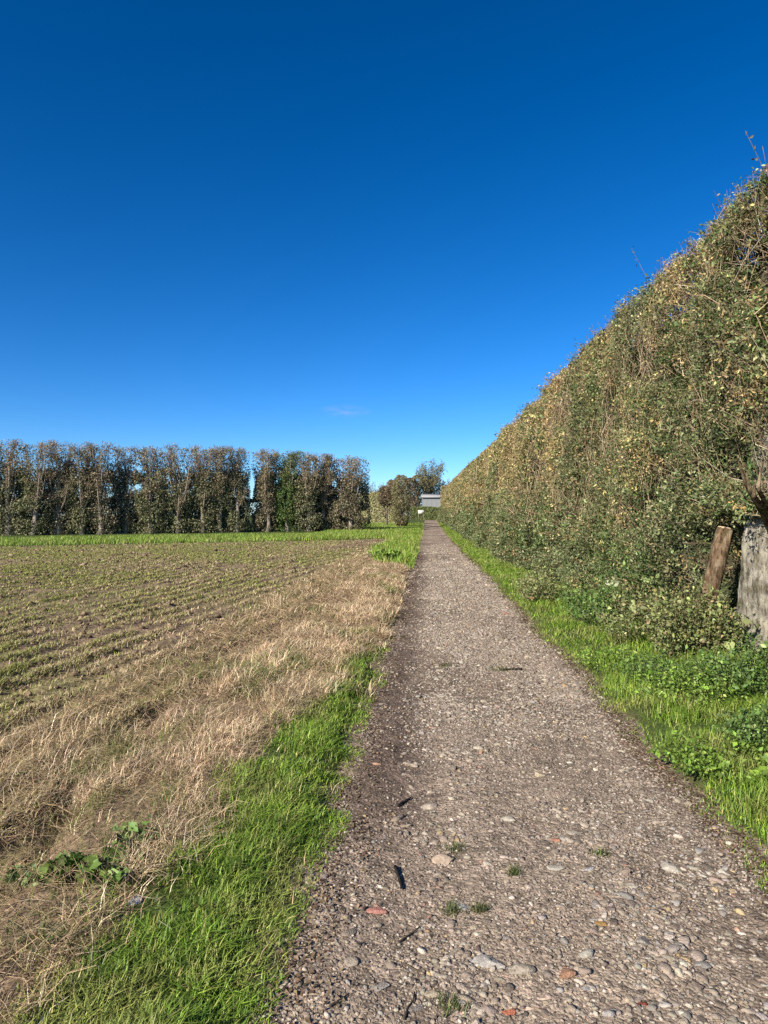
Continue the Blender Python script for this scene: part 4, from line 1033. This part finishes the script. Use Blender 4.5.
gm = nt.nodes.new('ShaderNodeGamma'); gm.inputs['Gamma'].default_value = 1.2
hs = nt.nodes.new('ShaderNodeHueSaturation'); hs.inputs['Saturation'].default_value = 1.2; hs.inputs['Value'].default_value = 10.0
LK = nt.links.new
LK(sky.outputs[0], pre.inputs[0]); LK(pre.outputs[0], gm.inputs[0]); LK(gm.outputs[0], hs.inputs['Color'])
# one faint wisp of cloud low in the sky, laid out by compass direction and height
wc = Vector((*(Fw + (345 - 384) / F_PX * Rt), (514 - 410) / F_PX)).normalized(); wr = Vector((wc.y, -wc.x, 0)).normalized(); wu = wr.cross(wc)
tcw = nt.nodes.new('ShaderNodeTexCoord')
def dotn(v, k):
    d = nt.nodes.new('ShaderNodeVectorMath'); d.operation = 'DOT_PRODUCT'; d.inputs[1].default_value = v * k; LK(tcw.outputs['Generated'], d.inputs[0]); return d.outputs['Value']
cx = nt.nodes.new('ShaderNodeCombineXYZ'); LK(dotn(wr, 1 / .036), cx.inputs[0]); LK(dotn(wu, 1 / .010), cx.inputs[1])
nw = nt.nodes.new('ShaderNodeTexNoise'); nw.inputs['Scale'].default_value = 1.6; nw.inputs['Detail'].default_value = 5; LK(cx.outputs[0], nw.inputs['Vector'])
ln = nt.nodes.new('ShaderNodeVectorMath'); ln.operation = 'LENGTH'; LK(cx.outputs[0], ln.inputs[0])
fr = nt.nodes.new('ShaderNodeVectorMath'); fr.operation = 'DOT_PRODUCT'; fr.inputs[1].default_value = wc; LK(tcw.outputs['Generated'], fr.inputs[0])
m1 = nt.nodes.new('ShaderNodeMapRange'); m1.inputs[1].default_value = 1.1; m1.inputs[2].default_value = .1; m1.inputs[3].default_value = 0; m1.inputs[4].default_value = 1; LK(ln.outputs['Value'], m1.inputs[0])
m2 = nt.nodes.new('ShaderNodeMapRange'); m2.inputs[1].default_value = .38; m2.inputs[2].default_value = .72; m2.inputs[3].default_value = 0; m2.inputs[4].default_value = .42; LK(nw.outputs['Fac'], m2.inputs[0])
m3 = nt.nodes.new('ShaderNodeMath'); m3.operation = 'GREATER_THAN'; m3.inputs[1].default_value = .5; LK(fr.outputs['Value'], m3.inputs[0])
p1 = nt.nodes.new('ShaderNodeMath'); p1.operation = 'MULTIPLY'; LK(m1.outputs[0], p1.inputs[0]); LK(m2.outputs[0], p1.inputs[1])
p2 = nt.nodes.new('ShaderNodeMath'); p2.operation = 'MULTIPLY'; LK(p1.outputs[0], p2.inputs[0]); LK(m3.outputs[0], p2.inputs[1])
mxw = nt.nodes.new('ShaderNodeMix'); mxw.data_type = 'RGBA'; LK(p2.outputs[0], mxw.inputs['Factor']); LK(hs.outputs[0], mxw.inputs[6]); mxw.inputs[7].default_value = (2.6, 2.9, 4.2, 1)
LK(mxw.outputs[2], bg.inputs['Color']); LK(bg.outputs[0], out.inputs[0])

L = bpy.data.lights.new('sun', 'SUN'); L.energy = 4.6; L.angle = math.radians(.55); L.color = (1.0, .93, .82)
lo = bpy.data.objects.new('sun', L); COL.objects.link(lo); lo.rotation_euler = sun_dir.to_track_quat('Z', 'Y').to_euler(); lo.location = (-20, -20, 30)

cam = bpy.data.cameras.new('camera'); co = bpy.data.objects.new('camera', cam); COL.objects.link(co)
cam.sensor_fit = 'VERTICAL'; cam.sensor_height = 36.0; cam.lens = 36.0 * F_PX / 1024; cam.clip_start = .05; cam.clip_end = 4000
co.location = (0, 0, CAM_H); co.rotation_euler = (math.radians(90 + math.degrees(math.atan(3 / F_PX))), 0, YAW)
sc.camera = co
sc.render.engine = 'CYCLES'
sc.cycles.use_denoising = False
sc.cycles.max_bounces = 6; sc.cycles.diffuse_bounces = 3; sc.cycles.transmission_bounces = 3
sc.view_settings.view_transform = 'Standard'; sc.view_settings.look = 'None'; sc.view_settings.exposure = 0.9; sc.view_settings.gamma = 1.0
sc.view_settings.use_curve_mapping = False
